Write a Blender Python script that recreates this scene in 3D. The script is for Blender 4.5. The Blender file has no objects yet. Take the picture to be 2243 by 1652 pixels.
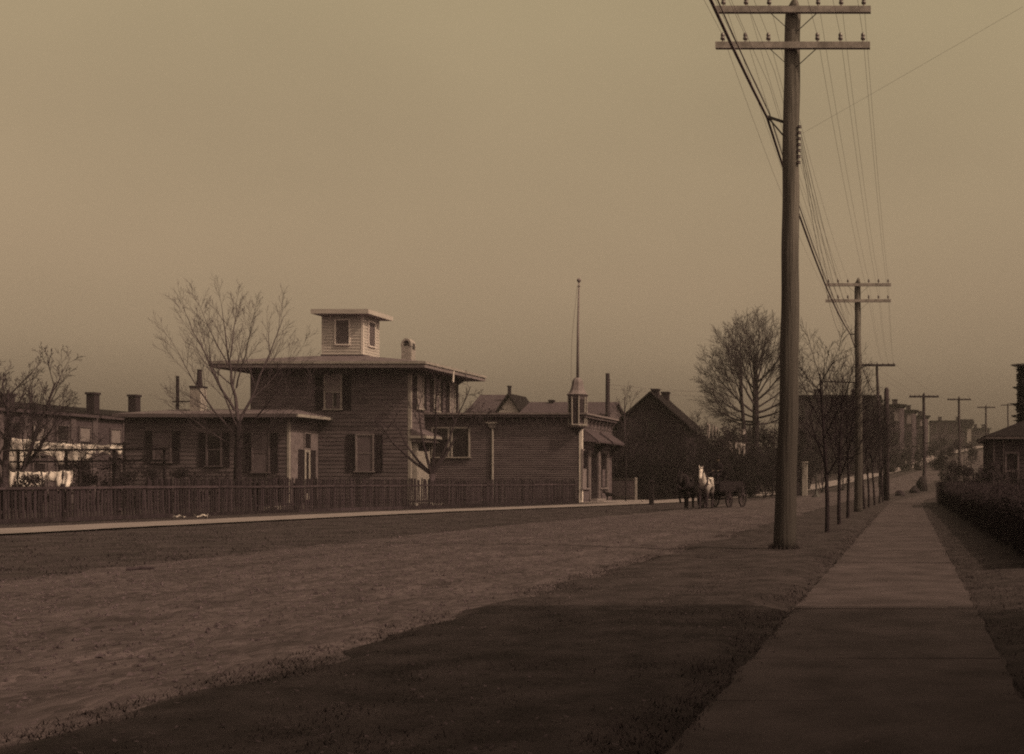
import bpy, bmesh, math, random
import numpy as np
from mathutils import Vector, Matrix, noise

# ------------------------------------------------------------------ camera, sky, sun, exposure
F, CX, HY, EYE = 2600.0, 1990.0, 1053.0, 1.5       # view-camera geometry (rising and cross front)
SC = bpy.context.scene
COL = SC.collection
cam_d = bpy.data.cameras.new('camera'); cam = bpy.data.objects.new('camera', cam_d); COL.objects.link(cam)
cam.location = (0, 0, EYE); cam.rotation_euler = (math.radians(90), 0, 0)
cam_d.sensor_width = 36.0; cam_d.lens = F / 2243.0 * 36.0
cam_d.shift_x = (1121.5 - CX) / 2243.0; cam_d.shift_y = (HY - 826.0) / 2243.0
cam_d.clip_start = 0.1; cam_d.clip_end = 6000
SC.camera = cam

SUN_EL, SUN_AZ = math.radians(44), math.radians(108)     # azimuth clockwise from +Y
TINT = (1.0, 0.768, 0.452)                               # the sepia of the day's light
W = bpy.data.worlds.new('World'); SC.world = W; W.use_nodes = True
wn, wl = W.node_tree.nodes, W.node_tree.links
wn.clear()
w_out = wn.new('ShaderNodeOutputWorld'); w_bg = wn.new('ShaderNodeBackground'); w_bg.inputs[1].default_value = 0.15
sky = wn.new('ShaderNodeTexSky'); sky.sky_type = 'NISHITA'; sky.sun_disc = False
sky.sun_elevation = SUN_EL; sky.sun_rotation = SUN_AZ; sky.air_density = 1.0; sky.dust_density = 3.0
bw = wn.new('ShaderNodeRGBToBW'); wl.new(sky.outputs[0], bw.inputs[0])
geo = wn.new('ShaderNodeTexCoord'); sep = wn.new('ShaderNodeSeparateXYZ'); wl.new(geo.outputs['Generated'], sep.inputs[0])
ramp = wn.new('ShaderNodeValToRGB'); wl.new(sep.outputs['Z'], ramp.inputs[0])
el = ramp.color_ramp.elements                            # smoky layer low over the town, thinning upwards
el[0].position = 0.0; el[0].color = (0.26, .225, .235, 1)
el[1].position = 1.0; el[1].color = (2.35, 2.43, 2.42, 1)
for p_, c_ in ((0.03, (0.34, .305, .33)), (0.06, (0.475, .44, .475)), (0.10, (0.71, .67, .715)), (0.16, (0.93, .88, .93)),
               (0.26, (1.20, 1.18, 1.22)), (0.37, (1.58, 1.61, 1.62))):
    e_ = el.new(p_); e_.color = (*c_, 1)
nz = wn.new('ShaderNodeTexNoise'); nz.inputs['Scale'].default_value = 4.0; nz.inputs['Detail'].default_value = 8.0
mp = wn.new('ShaderNodeMapping'); mp.inputs['Scale'].default_value = (1, 1, 1.6)
wl.new(geo.outputs['Generated'], mp.inputs[0]); wl.new(mp.outputs[0], nz.inputs['Vector'])
nr = wn.new('ShaderNodeMapRange'); nr.inputs['To Min'].default_value = 0.955; nr.inputs['To Max'].default_value = 1.045
nr.inputs['From Min'].default_value = 0.3; nr.inputs['From Max'].default_value = 0.7
wl.new(nz.outputs['Fac'], nr.inputs['Value'])
m1 = wn.new('ShaderNodeMath'); m1.operation = 'MULTIPLY'; wl.new(bw.outputs[0], m1.inputs[0]); wl.new(nr.outputs[0], m1.inputs[1])
mx = wn.new('ShaderNodeMix'); mx.data_type = 'RGBA'; mx.blend_type = 'MULTIPLY'; mx.inputs[0].default_value = 1.0
wl.new(ramp.outputs[0], mx.inputs[6]); mx.inputs[7].default_value = (*TINT, 1)
mv = wn.new('ShaderNodeVectorMath'); mv.operation = 'SCALE'; wl.new(mx.outputs[2], mv.inputs[0]); wl.new(m1.outputs[0], mv.inputs['Scale'])
wl.new(mv.outputs[0], w_bg.inputs[0]); wl.new(w_bg.outputs[0], w_out.inputs[0])

sd = bpy.data.lights.new('sun', 'SUN'); sd.energy = 3.0; sd.angle = math.radians(0.9); sd.color = TINT
so = bpy.data.objects.new('sun', sd); COL.objects.link(so)
S = Vector((math.cos(SUN_EL) * math.sin(SUN_AZ), math.cos(SUN_EL) * math.cos(SUN_AZ), math.sin(SUN_EL)))
so.rotation_euler = S.to_track_quat('Z', 'Y').to_euler(); so.location = (30, -20, 40)

SC.view_settings.view_transform = 'Standard'; SC.view_settings.look = 'None'
SC.view_settings.exposure = -0.35; SC.view_settings.gamma = 1.0
SC.render.engine = 'CYCLES'
SC.cycles.max_bounces = 5; SC.cycles.volume_bounces = 0; SC.cycles.use_denoising = False
SC.cycles.filter_width = 2.0                              # the softness of the old lens

# ------------------------------------------------------------------ helpers
def at(x, y, Y):
    """photograph position (2243-wide) at depth Y -> world point"""
    return Vector(((x - CX) * Y / F, Y, EYE + (HY - y) * Y / F))
def X_(x, Y): return (x - CX) * Y / F
def Z_(y, Y): return EYE + (HY - y) * Y / F

def lerp_tab(tab, t):
    if t <= tab[0][0]: return tab[0][1]
    for (a, va), (b, vb) in zip(tab, tab[1:]):
        if t <= b:
            k = (t - a) / (b - a); return va + (vb - va) * k
    return tab[-1][1]
HILL = [(108, 0), (126, .3), (157, 1.6), (205, 3.6), (256, 7), (320, 10.5), (450, 15), (700, 18)]
def smooth(a, b, x):
    t = min(1, max(0, (x - a) / (b - a))); return t * t * (3 - 2 * t)
def gz(x, y):
    return lerp_tab(HILL, y) * smooth(-70, -22, x)

MATS = {}
def mat(name, col, rough=0.85, var=0.25, scale=6.0, bump=0.0, bscale=None, stretch=(1, 1, 1), col2=None, detail=6.0, lo=.35, hi=.65, spec=0.06, metal=0.0, per_obj=0.0):
    if name in MATS: return MATS[name]
    m = bpy.data.materials.new(name); m.use_nodes = True
    n, l = m.node_tree.nodes, m.node_tree.links
    b = n['Principled BSDF']; b.inputs['Roughness'].default_value = rough; b.inputs['Metallic'].default_value = metal
    b.inputs['Specular IOR Level'].default_value = spec
    tc = n.new('ShaderNodeTexCoord'); mp_ = n.new('ShaderNodeMapping'); mp_.inputs['Scale'].default_value = stretch
    l.new(tc.outputs['Object'], mp_.inputs[0])
    t = n.new('ShaderNodeTexNoise'); t.inputs['Scale'].default_value = scale; t.inputs['Detail'].default_value = detail; t.inputs['Roughness'].default_value = .62
    l.new(mp_.outputs[0], t.inputs['Vector'])
    r = n.new('ShaderNodeValToRGB'); l.new(t.outputs['Fac'], r.inputs[0])
    c1 = tuple(c * (1 - var) for c in col); c2 = col2 or tuple(min(1, c * (1 + var)) for c in col)
    r.color_ramp.elements[0].position = lo; r.color_ramp.elements[0].color = (*c1, 1)
    r.color_ramp.elements[1].position = hi; r.color_ramp.elements[1].color = (*c2, 1)
    out = r.outputs[0]
    if per_obj:
        oi = n.new('ShaderNodeObjectInfo'); mr = n.new('ShaderNodeMapRange'); l.new(oi.outputs['Random'], mr.inputs['Value'])
        mr.inputs['To Min'].default_value = 1 - per_obj; mr.inputs['To Max'].default_value = 1 + per_obj
        vm = n.new('ShaderNodeVectorMath'); vm.operation = 'SCALE'; l.new(out, vm.inputs[0]); l.new(mr.outputs[0], vm.inputs['Scale']); out = vm.outputs[0]
    l.new(out, b.inputs['Base Color'])
    if bump:
        t2 = n.new('ShaderNodeTexNoise'); t2.inputs['Scale'].default_value = bscale or scale * 4; t2.inputs['Detail'].default_value = 8
        l.new(mp_.outputs[0], t2.inputs['Vector'])
        bp = n.new('ShaderNodeBump'); bp.inputs['Strength'].default_value = 1.0; bp.inputs['Distance'].default_value = bump
        l.new(t2.outputs['Fac'], bp.inputs['Height']); l.new(bp.outputs[0], b.inputs['Normal'])
    MATS[name] = m
    return m
def N(v, warm=1.0):       # near-neutral pigment, faintly purple like the print's shadows
    t = min(1, max(0, (v - .03) / .2))
    return (v, v * (.70 + .15 * t), v * (.99 - .07 * t))

def E(v): return (v, v * .755, v * .94)       # road dust and cement
M_SOIL = mat('soil_and_dead_turf', E(.04), .95, .35, .9, .03, 9, col2=E(.056), lo=.38, hi=.68)
M_ROAD = mat('rolled_dirt_road', E(.060), .95, .22, 1.1, .012, 16.0, stretch=(1.2, .6, 1), col2=E(.078))
def stony(m, scale, dist, stretch, tone):
    n, l = m.node_tree.nodes, m.node_tree.links; b = n['Principled BSDF']
    tc = n.new('ShaderNodeTexCoord'); mp_ = n.new('ShaderNodeMapping'); mp_.inputs['Scale'].default_value = stretch; l.new(tc.outputs['Object'], mp_.inputs[0])
    wv = n.new('ShaderNodeTexNoise'); wv.inputs['Scale'].default_value = 1.5; l.new(mp_.outputs[0], wv.inputs['Vector'])
    ad = n.new('ShaderNodeVectorMath'); ad.operation = 'MULTIPLY_ADD'; l.new(wv.outputs['Color'], ad.inputs[0]); ad.inputs[1].default_value = (.5, .5, .5); l.new(mp_.outputs[0], ad.inputs[2])
    vo = n.new('ShaderNodeTexVoronoi'); vo.feature = 'F1'; vo.inputs['Scale'].default_value = scale; l.new(ad.outputs[0], vo.inputs['Vector'])
    inv = n.new('ShaderNodeMath'); inv.operation = 'MULTIPLY'; l.new(vo.outputs['Distance'], inv.inputs[0]); inv.inputs[1].default_value = -1
    old = b.inputs['Normal'].links[0].from_node
    bp = n.new('ShaderNodeBump'); bp.inputs['Distance'].default_value = dist; l.new(inv.outputs[0], bp.inputs['Height']); l.new(old.outputs[0], bp.inputs['Normal']); l.new(bp.outputs[0], b.inputs['Normal'])
    src = b.inputs['Base Color'].links[0].from_socket
    sp_ = n.new('ShaderNodeSeparateColor'); l.new(vo.outputs['Color'], sp_.inputs[0]); mr = n.new('ShaderNodeMapRange'); mr.inputs['To Min'].default_value = 1 - tone; mr.inputs['To Max'].default_value = 1 + tone; l.new(sp_.outputs[0], mr.inputs['Value'])
    vm = n.new('ShaderNodeVectorMath'); vm.operation = 'SCALE'; l.new(src, vm.inputs[0]); l.new(mr.outputs[0], vm.inputs['Scale']); l.new(vm.outputs[0], b.inputs['Base Color'])
stony(M_ROAD, 11.0, .015, (1.2, .55, 1), .3)
M_WALK = mat('cinder_walk', E(.056), .93, .25, 1.1, .02, 22, col2=E(.072))
M_SLAB = mat('cement_slab', E(.056), .93, .25, 1.4, .014, 22, col2=E(.072), per_obj=.09)
M_WALK2 = mat('flag_walk', N(.18), .92, .15, .8, .006, 20)
M_VERGE = mat('verge_turf', E(.037), .97, .32, 2.0, .025, 14, col2=E(.050), lo=.36, hi=.66)
M_GRASS = mat('dead_grass_blades', E(.048), .9, .4, 2.0, col2=E(.066))
M_GRASSF = mat('far_dead_grass', N(.05), .95, .3, 1.0, col2=N(.07))
M_LEAF = mat('dry_leaves', N(.07), .9, .5, 3.0)
M_STONE = mat('pebble', N(.07), .9, .4, 8.0)
M_POLE = mat('weathered_pole_sky_flare', (.115, .098, .105), .85, .6, 11.0, .04, 18, stretch=(1, 1, .045), col2=(.165, .142, .15), lo=.3, hi=.7)
M_ARM = mat('crossarm_wood', N(.26), .85, .3, 5.0)
M_IRON = mat('dark_iron', N(.025), .6, .2, 5.0, spec=.5)
M_WIRE = mat('wire', N(.12), .7, .1, 2.0)
M_GLASSY = mat('insulator_glass', N(.12), .25, .1, 5, spec=.6)
M_BARK = mat('bark', N(.05), .95, .35, 7, .02, 16, stretch=(1, 1, .3))
M_TWIG = mat('twigs', N(.04), .95, .25, 3)
M_TWIGP = mat('pale_twigs', N(.13), .95, .25, 3)
M_TWIGY = mat('fine_grey_twigs', N(.06), .95, .25, 3)
M_EVER = mat('evergreen_leaves', N(.02), .9, .5, 2.5, col2=N(.032))
M_BUSH = mat('brown_bush', N(.018), .9, .5, 1.5, col2=N(.03))
M_HOUSE = mat('brown_clapboard', N(.086), .8, .25, 1.6, stretch=(.4, .4, 3), col2=N(.11))
M_SHOP = mat('grey_brown_clapboard', N(.085), .8, .22, 1.4, stretch=(.4, .4, 3), col2=N(.105))
M_CUP = mat('pale_clapboard', N(.34), .8, .12, 2.0, stretch=(.4, .4, 4))
M_TRIM = mat('pale_paint', N(.23), .7, .15, 3.0)
M_TRIMD = mat('dull_trim_paint', N(.15), .7, .2, 3.0)
M_WHITE = mat('white_paint', N(.50), .65, .12, 4.0)
M_SHUT = mat('dark_shutter', N(.03), .7, .2, 4.0)
M_GLASS = mat('window_glass', N(.018), .12, .2, 1.0, spec=.6)
M_BLIND = mat('drawn_blind', N(.095), .6, .12, 1.5)
M_CURT = mat('lace_curtain', N(.17), .8, .2, 9.0)
M_TIN = mat('tin_roof', N(.10), .6, .25, 1.5)
M_SHING = mat('roof_shingle', N(.06), .9, .3, 5)
M_DSHING = mat('dark_roof_shingle', N(.013), .9, .3, 5)
M_BRICK = mat('soot_brick', N(.03), .9, .3, 10, .01, 30)
M_BRICKP = mat('pale_chimney_brick', N(.24), .9, .25, 8)
M_BRICKM = mat('row_brick', N(.06), .9, .25, 6)
M_FENCE = mat('fence_board', N(.03), .88, .3, 5, stretch=(1, 1, .2), per_obj=.45)
M_FRAIL = mat('fence_rail', N(.045), .88, .3, 5, per_obj=.2)
M_CLOTH = mat('laundry_linen', N(.6), .85, .12, 2, per_obj=.25)
M_DARKW = mat('dark_wood', N(.018), .85, .3, 6)
M_HORSEG = mat('grey_coat', N(.40), .8, .35, 3.0, lo=.3, hi=.6)
def z_darken(m, dark, z0, z1):
    """the thing's colour darkens below z0 (dark points of a horse, sky flare painted on a pole)"""
    n, l = m.node_tree.nodes, m.node_tree.links; b = n['Principled BSDF']; src = b.inputs['Base Color'].links[0].from_socket
    tc = n.new('ShaderNodeTexCoord'); sp_ = n.new('ShaderNodeSeparateXYZ'); l.new(tc.outputs['Object'], sp_.inputs[0])
    mr = n.new('ShaderNodeMapRange'); mr.inputs['From Min'].default_value = z0; mr.inputs['From Max'].default_value = z1; l.new(sp_.outputs['Z'], mr.inputs['Value'])
    mx_ = n.new('ShaderNodeMix'); mx_.data_type = 'RGBA'; l.new(mr.outputs[0], mx_.inputs[0]); mx_.inputs[6].default_value = (*dark, 1); l.new(src, mx_.inputs[7])
    l.new(mx_.outputs[2], b.inputs['Base Color']); return m
z_darken(M_POLE, (.05, .041, .046), 2.0, 8.0)  # pole pales upwards: flare from the bright sky painted into the wood colour
z_darken(M_HORSEG, N(.04), .75, 1.45)
M_POLED = mat('tarred_pole', N(.032), .85, .4, 9.0, .012, 14, stretch=(1, 1, .05), col2=N(.05))
M_BARKD = mat('young_bark', N(.022), .95, .35, 7)
M_HORSED = mat('dark_coat', N(.014), .6, .3, 2)
M_CLOTHES = mat('dark_cloth', N(.018), .9, .2, 5)
M_SKIN = mat('skin', (.12, .09, .085), .6, .1, 4)
M_PAPER = mat('paper', N(.36), .8, .1, 6)
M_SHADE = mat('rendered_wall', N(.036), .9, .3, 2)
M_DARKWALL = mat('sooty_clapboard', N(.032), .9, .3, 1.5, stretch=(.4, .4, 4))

WORLD = {}
def tag(o, label=None, cat=None, group=None, kind=None):
    if label: o['label'] = label
    if cat: o['category'] = cat
    if group: o['group'] = group
    if kind: o['kind'] = kind
    return o
def thing(name, loc, label, cat, group=None):
    o = bpy.data.objects.new(name, None); COL.objects.link(o); o.location = loc; o.empty_display_size = .3
    WORLD[o.name] = Vector(loc)
    return tag(o, label, cat, group)

class MB:
    def __init__(s): s.v = []; s.f = []
    def add(s, vs, fs):
        o = len(s.v); s.v.extend(tuple(p) for p in vs); s.f.extend(tuple(o + i for i in f) for f in fs); return s
    def box(s, x0, x1, y0, y1, z0, z1):
        if x0 > x1: x0, x1 = x1, x0
        if y0 > y1: y0, y1 = y1, y0
        if z0 > z1: z0, z1 = z1, z0
        return s.add([(x0, y0, z0), (x1, y0, z0), (x1, y1, z0), (x0, y1, z0), (x0, y0, z1), (x1, y0, z1), (x1, y1, z1), (x0, y1, z1)],
                     [(0, 3, 2, 1), (4, 5, 6, 7), (0, 1, 5, 4), (1, 2, 6, 5), (2, 3, 7, 6), (3, 0, 4, 7)])
    def fbox(s, face, pl, u0, u1, z0, z1, n0, n1):
        """box on a wall: face 'S' looks to -Y at y=pl, 'E' looks to +X at x=pl; n = outward offsets"""
        if face == 'S': return s.box(u0, u1, pl - n1, pl - n0, z0, z1)
        return s.box(pl + n0, pl + n1, u0, u1, z0, z1)
    def tube(s, pts, rad, n=6, cap=True):
        pts = [Vector(p) for p in pts]
        if not isinstance(rad, (list, tuple)): rad = [rad] * len(pts)
        rings = []; ref = None
        for i, p in enumerate(pts):
            d = (pts[min(i + 1, len(pts) - 1)] - pts[max(i - 1, 0)])
            if d.length < 1e-9: d = Vector((0, 0, 1))
            d.normalize()
            if ref is None:
                ref = d.orthogonal().normalized()
            ref = (ref - d * ref.dot(d))
            if ref.length < 1e-6: ref = d.orthogonal()
            ref.normalize(); b = d.cross(ref)
            rings.append([p + (ref * math.cos(2 * math.pi * k / n) + b * math.sin(2 * math.pi * k / n)) * rad[i] for k in range(n)])
        vs = [p for r in rings for p in r]; fs = []
        for i in range(len(rings) - 1):
            for k in range(n):
                k2 = (k + 1) % n
                fs.append((i * n + k, i * n + k2, (i + 1) * n + k2, (i + 1) * n + k))
        if cap:
            fs.append(tuple(range(n - 1, -1, -1))); fs.append(tuple((len(rings) - 1) * n + k for k in range(n)))
        return s.add(vs, fs)
    def bar(s, a, b, w, h):
        """square-section bar from a to b"""
        a, b = Vector(a), Vector(b); d = (b - a).normalized()
        up = Vector((0, 0, 1)) if abs(d.z) < .9 else Vector((0, 1, 0))
        r = d.cross(up).normalized() * w / 2; u = r.cross(d).normalized() * h / 2
        return s.add([a - r - u, a + r - u, a + r + u, a - r + u, b - r - u, b + r - u, b + r + u, b - r + u],
                     [(3, 2, 1, 0), (4, 5, 6, 7), (0, 1, 5, 4), (1, 2, 6, 5), (2, 3, 7, 6), (3, 0, 4, 7)])
    def lathe(s, c, prof, n=12, rot=0.0):
        """profile of (radius, z) about vertical axis through c"""
        vs = []; fs = []
        for r, z in prof:
            for k in range(n):
                a = 2 * math.pi * k / n + rot
                vs.append((c[0] + r * math.cos(a), c[1] + r * math.sin(a), c[2] + z))
        for i in range(len(prof) - 1):
            for k in range(n):
                k2 = (k + 1) % n; fs.append((i * n + k, i * n + k2, (i + 1) * n + k2, (i + 1) * n + k))
        fs.append(tuple(range(n - 1, -1, -1))); fs.append(tuple((len(prof) - 1) * n + k for k in range(n)))
        return s.add(vs, fs)
    def prism(s, poly, a, b, axis='y'):
        """polygon given as (u,z), extruded from a to b along axis; u is the other horizontal axis"""
        n = len(poly); vs = []
        for t in (a, b):
            for u, z in poly: vs.append((u, t, z) if axis == 'y' else (t, u, z))
        fs = [tuple(range(n)), tuple(range(2 * n - 1, n - 1, -1))]
        for k in range(n):
            k2 = (k + 1) % n; fs.append((k2, k, n + k, n + k2))
        return s.add(vs, fs)
    def hip(s, x0, x1, y0, y1, z0, tx0, tx1, ty0, ty1, z1):
        return s.add([(x0, y0, z0), (x1, y0, z0), (x1, y1, z0), (x0, y1, z0), (tx0, ty0, z1), (tx1, ty0, z1), (tx1, ty1, z1), (tx0, ty1, z1)],
                     [(0, 3, 2, 1), (4, 5, 6, 7), (0, 1, 5, 4), (1, 2, 6, 5), (2, 3, 7, 6), (3, 0, 4, 7)])
    def sphere(s, c, r, n=8, m=6, sq=(1, 1, 1)):
        prof = [(max(1e-3, math.sin(math.pi * i / m)), -math.cos(math.pi * i / m)) for i in range(m + 1)]
        vs = []; fs = []
        for pr, pz in prof:
            for k in range(n):
                a = 2 * math.pi * k / n
                vs.append((c[0] + r * pr * math.cos(a) * sq[0], c[1] + r * pr * math.sin(a) * sq[1], c[2] + r * pz * sq[2]))
        for i in range(m):
            for k in range(n):
                k2 = (k + 1) % n; fs.append((i * n + k, i * n + k2, (i + 1) * n + k2, (i + 1) * n + k))
        return s.add(vs, fs)
    def build(s, name, m, parent=None, smooth=False, loc=None):
        off = WORLD[parent.name] if parent is not None else (Vector(loc) if loc is not None else Vector((0, 0, 0)))
        me = bpy.data.meshes.new(name)
        vs = [(p[0] - off[0], p[1] - off[1], p[2] - off[2]) for p in s.v]
        me.from_pydata(vs, [], s.f); me.update()
        if smooth:
            me.polygons.foreach_set('use_smooth', [True] * len(me.polygons))
        me.materials.append(m)
        o = bpy.data.objects.new(name, me); COL.objects.link(o)
        if parent is not None: o.parent = parent
        else: o.location = off
        WORLD[o.name] = Vector(off)
        return o

def siding(parent, face, pl, u0, u1, z0, z1, step, m, lap=.034, poly=None):
    """lapped clapboards over a wall; poly(z)->(u0,u1) narrows rows under a gable"""
    mb = MB(); z = z0
    while z < z1 - .01:
        zt = min(z + step, z1)
        a, b = (u0, u1) if poly is None else poly(z)
        if b - a > .05:
            pts = [(a, z, lap), (b, z, lap), (b, zt, .004), (a, zt, .004), (a, z, 0), (b, z, 0)]
            if face == 'S': vs = [(u, pl - n, zz) for u, zz, n in pts]
            else: vs = [(pl + n, u, zz) for u, zz, n in pts]
            mb.add(vs, [(0, 1, 2, 3), (4, 5, 1, 0)])
        z = zt
    o = mb.build('siding', m, parent); o['kind'] = 'stuff'
    return o

def window(parent, face, pl, u0, u1, z0, z1, frame=None, glass=None, fw=.1, shut=0.0, rails=1, munt=0, sill=True, n0=.02, lower=None):
    frame = frame or M_TRIM; glass = glass or M_GLASS
    f = MB()
    f.fbox(face, pl, u0 - fw, u0, z0, z1 + fw, n0, .11); f.fbox(face, pl, u1, u1 + fw, z0, z1 + fw, n0, .11)
    f.fbox(face, pl, u0, u1, z1, z1 + fw, n0, .108)
    if sill: f.fbox(face, pl, u0 - fw - .06, u1 + fw + .06, z0 - fw * .8, z0, n0, .17)
    for k in range(rails):
        zz = z0 + (z1 - z0) * (k + 1) / (rails + 1); f.fbox(face, pl, u0, u1, zz - .03, zz + .03, n0, .075)
    for k in range(munt):
        uu = u0 + (u1 - u0) * (k + 1) / (munt + 1); f.fbox(face, pl, uu - .02, uu + .02, z0, z1, n0, .07)
    w = f.build('window', frame, parent)
    zz0 = z0
    for k in range(rails + 1):
        zt = z0 + (z1 - z0) * (k + 1) / (rails + 1)
        g = glass if (k > 0 or lower is None) else lower
        MB().fbox(face, pl, u0 + .003, u1 - .003, zz0 + .003, zt - .003, n0, .05).build('pane', g, w)
        zz0 = zt
    if shut:
        for a, b in ((u0 - fw - shut - .02, u0 - fw - .02), (u1 + fw + .02, u1 + fw + shut + .02)):
            shutter(parent, face, pl, a, b, z0 - .04, z1 + .06)
    return w
def shutter(parent, face, pl, a, b, z0, z1, m=None):
    s = MB(); t = .055
    s.fbox(face, pl, a, a + t, z0, z1, .03, .085); s.fbox(face, pl, b - t, b, z0, z1, .03, .085)
    for zz in (z0, (z0 + z1) / 2 - t / 2, z1 - t): s.fbox(face, pl, a + t, b - t, zz, zz + t, .03, .082)
    z = z0 + t
    while z < z1 - t:
        pts = [(a + t, z, .07), (b - t, z, .07), (b - t, z + .05, .035), (a + t, z + .05, .035)]
        vs = [(u, pl - n, zz) for u, zz, n in pts] if face == 'S' else [(pl + n, u, zz) for u, zz, n in pts]
        s.add(vs, [(0, 1, 2, 3)]); z += .055
    return s.build('shutter', m or M_SHUT, parent)

# ------------------------------------------------------------------ ground, road, walks
YROWS = [-60, -40, -20] + list(range(-10, 130, 2)) + list(range(130, 330, 5)) + list(range(330, 700, 20)) + [800, 1100, 1600, 2400, 3600]
XROWS = [-1600, -800, -400, -250, -160] + list(range(-120, 62, 2)) + [80, 120, 200, 400, 800, 1600]
g = MB()
for y in YROWS:
    for x in XROWS:
        # a little natural unevenness on the open ground
        h = .05 * noise.noise(Vector((x * .12, y * .12, 0))) if (y > 14 and x < -26) else 0.0
        g.v.append((x, y, gz(x, y) + h - .004))
nx = len(XROWS)
for j in range(len(YROWS) - 1):
    for i in range(nx - 1):
        g.f.append((j * nx + i, j * nx + i + 1, (j + 1) * nx + i + 1, (j + 1) * nx + i))
ground = tag(g.build('ground', M_SOIL), kind='structure')

POLEX = [(-60, -2.7), (24, -2.58), (56, -2.35), (90, -1.9), (106, -0.9), (126, 1.65), (157, 6.7), (205, 13.4), (256, 21.5), (330, 36), (450, 64)]
def road_r(y): return lerp_tab(POLEX, y) - 2.25
def road_l(y): return lerp_tab([(-60, -13.3), (36, -13.3), (60, -11.6), (90, -11.3), (110, -9.8), (126, -7.6), (157, -2.6), (205, 4.2), (256, 12.4), (330, 27), (450, 55)], y)
def lwalk(y): return lerp_tab([(-60, -29.5), (30, -26.6), (40, -25.6), (56, -23.2), (68, -19.6), (80, -17.2), (100, -16.2), (120, -13.9), (140, -10.0), (157, -7.2), (205, -0.6), (256, 7.6), (330, 22), (450, 50)], y)
def rwalk(y): return lerp_tab([(-60, -1.26), (70, -1.26), (84, -.9), (100, .2), (112, 1.3), (126, 3.1), (157, 8.2), (205, 14.9), (256, 23), (330, 37.5), (450, 65)], y)

def frange(a, b, s):
    while a < b: yield a; a += s
    yield b
def rows(y0, y1):
    r = []; y = y0
    while y < y1:
        r.append(y); y += .35 if y < 24 else (1.0 if y < 60 else 2.5 if y < 130 else 5)
    return r + [y1]
def strip(name, m, fa, fb, y0, y1, lift, ncross, rough=0.0, edge=0.0, prof=None, freq=1.3, seed=0.0):
    mb = MB(); ys = rows(y0, y1); n = ncross + 1
    for y in ys:
        a, b = fa(y), fb(y)
        a += edge * noise.noise(Vector((seed, y * 1.1, 3))) + edge * .8 * noise.noise(Vector((seed, y * .35, 7)))
        b += edge * noise.noise(Vector((seed + 9, y * 1.1, 3))) + edge * .8 * noise.noise(Vector((seed + 9, y * .35, 7)))
        for k in range(n):
            t = k / ncross; x = a + (b - a) * t
            z = gz(x, y) + lift + max(0, y - 100) * .0012
            if prof: z += prof(t)
            if rough: z += rough * noise.noise(Vector((x * freq, y * freq, seed))) + rough * .5 * noise.noise(Vector((x * freq * 3, y * freq * 3, seed)))
            mb.v.append((x, y, z))
    for j in range(len(ys) - 1):
        for k in range(ncross):
            mb.f.append((j * n + k, j * n + k + 1, (j + 1) * n + k + 1, (j + 1) * n + k))
    return tag(mb.build(name, m, smooth=True), kind='structure')
road = strip('road', M_ROAD, road_l, lambda y: road_r(y) + .9, -20, 450, .03, 96, rough=.03, edge=.3, prof=lambda t: .05 * math.sin(math.pi * t) - .03 * sum(math.exp(-((t - c_) / .013) ** 2) for c_ in (.24, .40, .57, .73)), freq=1.6, seed=2)
verge_r = strip('verge', M_VERGE, lambda y: road_r(y) - .25, lambda y: rwalk(y) + .12, -20, 200, .03, 24, rough=.03, edge=.5,
                prof=lambda t: .115 * min(1, t * 7) * min(1, (1 - t) * 7) - .05, seed=5)
walk_r = strip('sidewalk', M_WALK, rwalk, lambda y: rwalk(y) + 2.0, -20, 260, .065, 8, rough=.012, edge=.09, seed=11)
walk_r.name = 'sidewalk'
def slab_strip():
    y = 4.0; k = 0; r0 = random.Random(31)
    while y < 62:
        L = 1.83; mb = MB(); n = 6; tz = r0.uniform(-.004, .004); sl_ = r0.uniform(-.002, .002); g_ = .007
        ys = [y + g_] + [y + L * j / n for j in range(1, n)] + [y + L - g_]
        for yy in ys:
            a = rwalk(yy) + .05 * noise.noise(Vector((yy * 1.3, 1, 5))) + .03 * noise.noise(Vector((yy * 5, 1, 5))); b_ = rwalk(yy) + 2.0 + .05 * noise.noise(Vector((yy * 1.3, 8, 5))) + .03 * noise.noise(Vector((yy * 5, 8, 5)))
            for j in range(7):
                x = a + (b_ - a) * j / 6; mb.v.append((x, yy, .082 + tz + sl_ * (x + .3) + .003 * noise.noise(Vector((x * 2, yy * 2, 1)))))
        for i in range(n):
            for j in range(6): q = i * 7 + j; mb.f.append((q, q + 1, q + 8, q + 7))
        m0 = len(mb.v); ring = [j for j in range(7)] + [i * 7 + 6 for i in range(1, n + 1)] + [n * 7 + j for j in range(5, -1, -1)] + [i * 7 for i in range(n - 1, 0, -1)]
        for q in ring: v = mb.v[q]; mb.v.append((v[0], v[1], .03))
        for j in range(len(ring)):
            j2 = (j + 1) % len(ring); mb.f.append((ring[j], m0 + j, m0 + j2, ring[j2]))
        mb.build('slab', M_SLAB, walk_r); y += L; k += 1
slab_strip()
walk_l = strip('sidewalk', M_WALK2, lambda y: lwalk(y) - 1.7, lambda y: lwalk(y) + 1.7, -20, 330, .05, 4, rough=.01, edge=.12, seed=15)
lawn = strip('lawn', M_VERGE, lambda y: rwalk(y) + 1.88, lambda y: rwalk(y) + 9, -20, 110, .03, 24, rough=.03, edge=.1, prof=lambda t: .05 * min(1, t * 6), seed=21)

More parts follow.
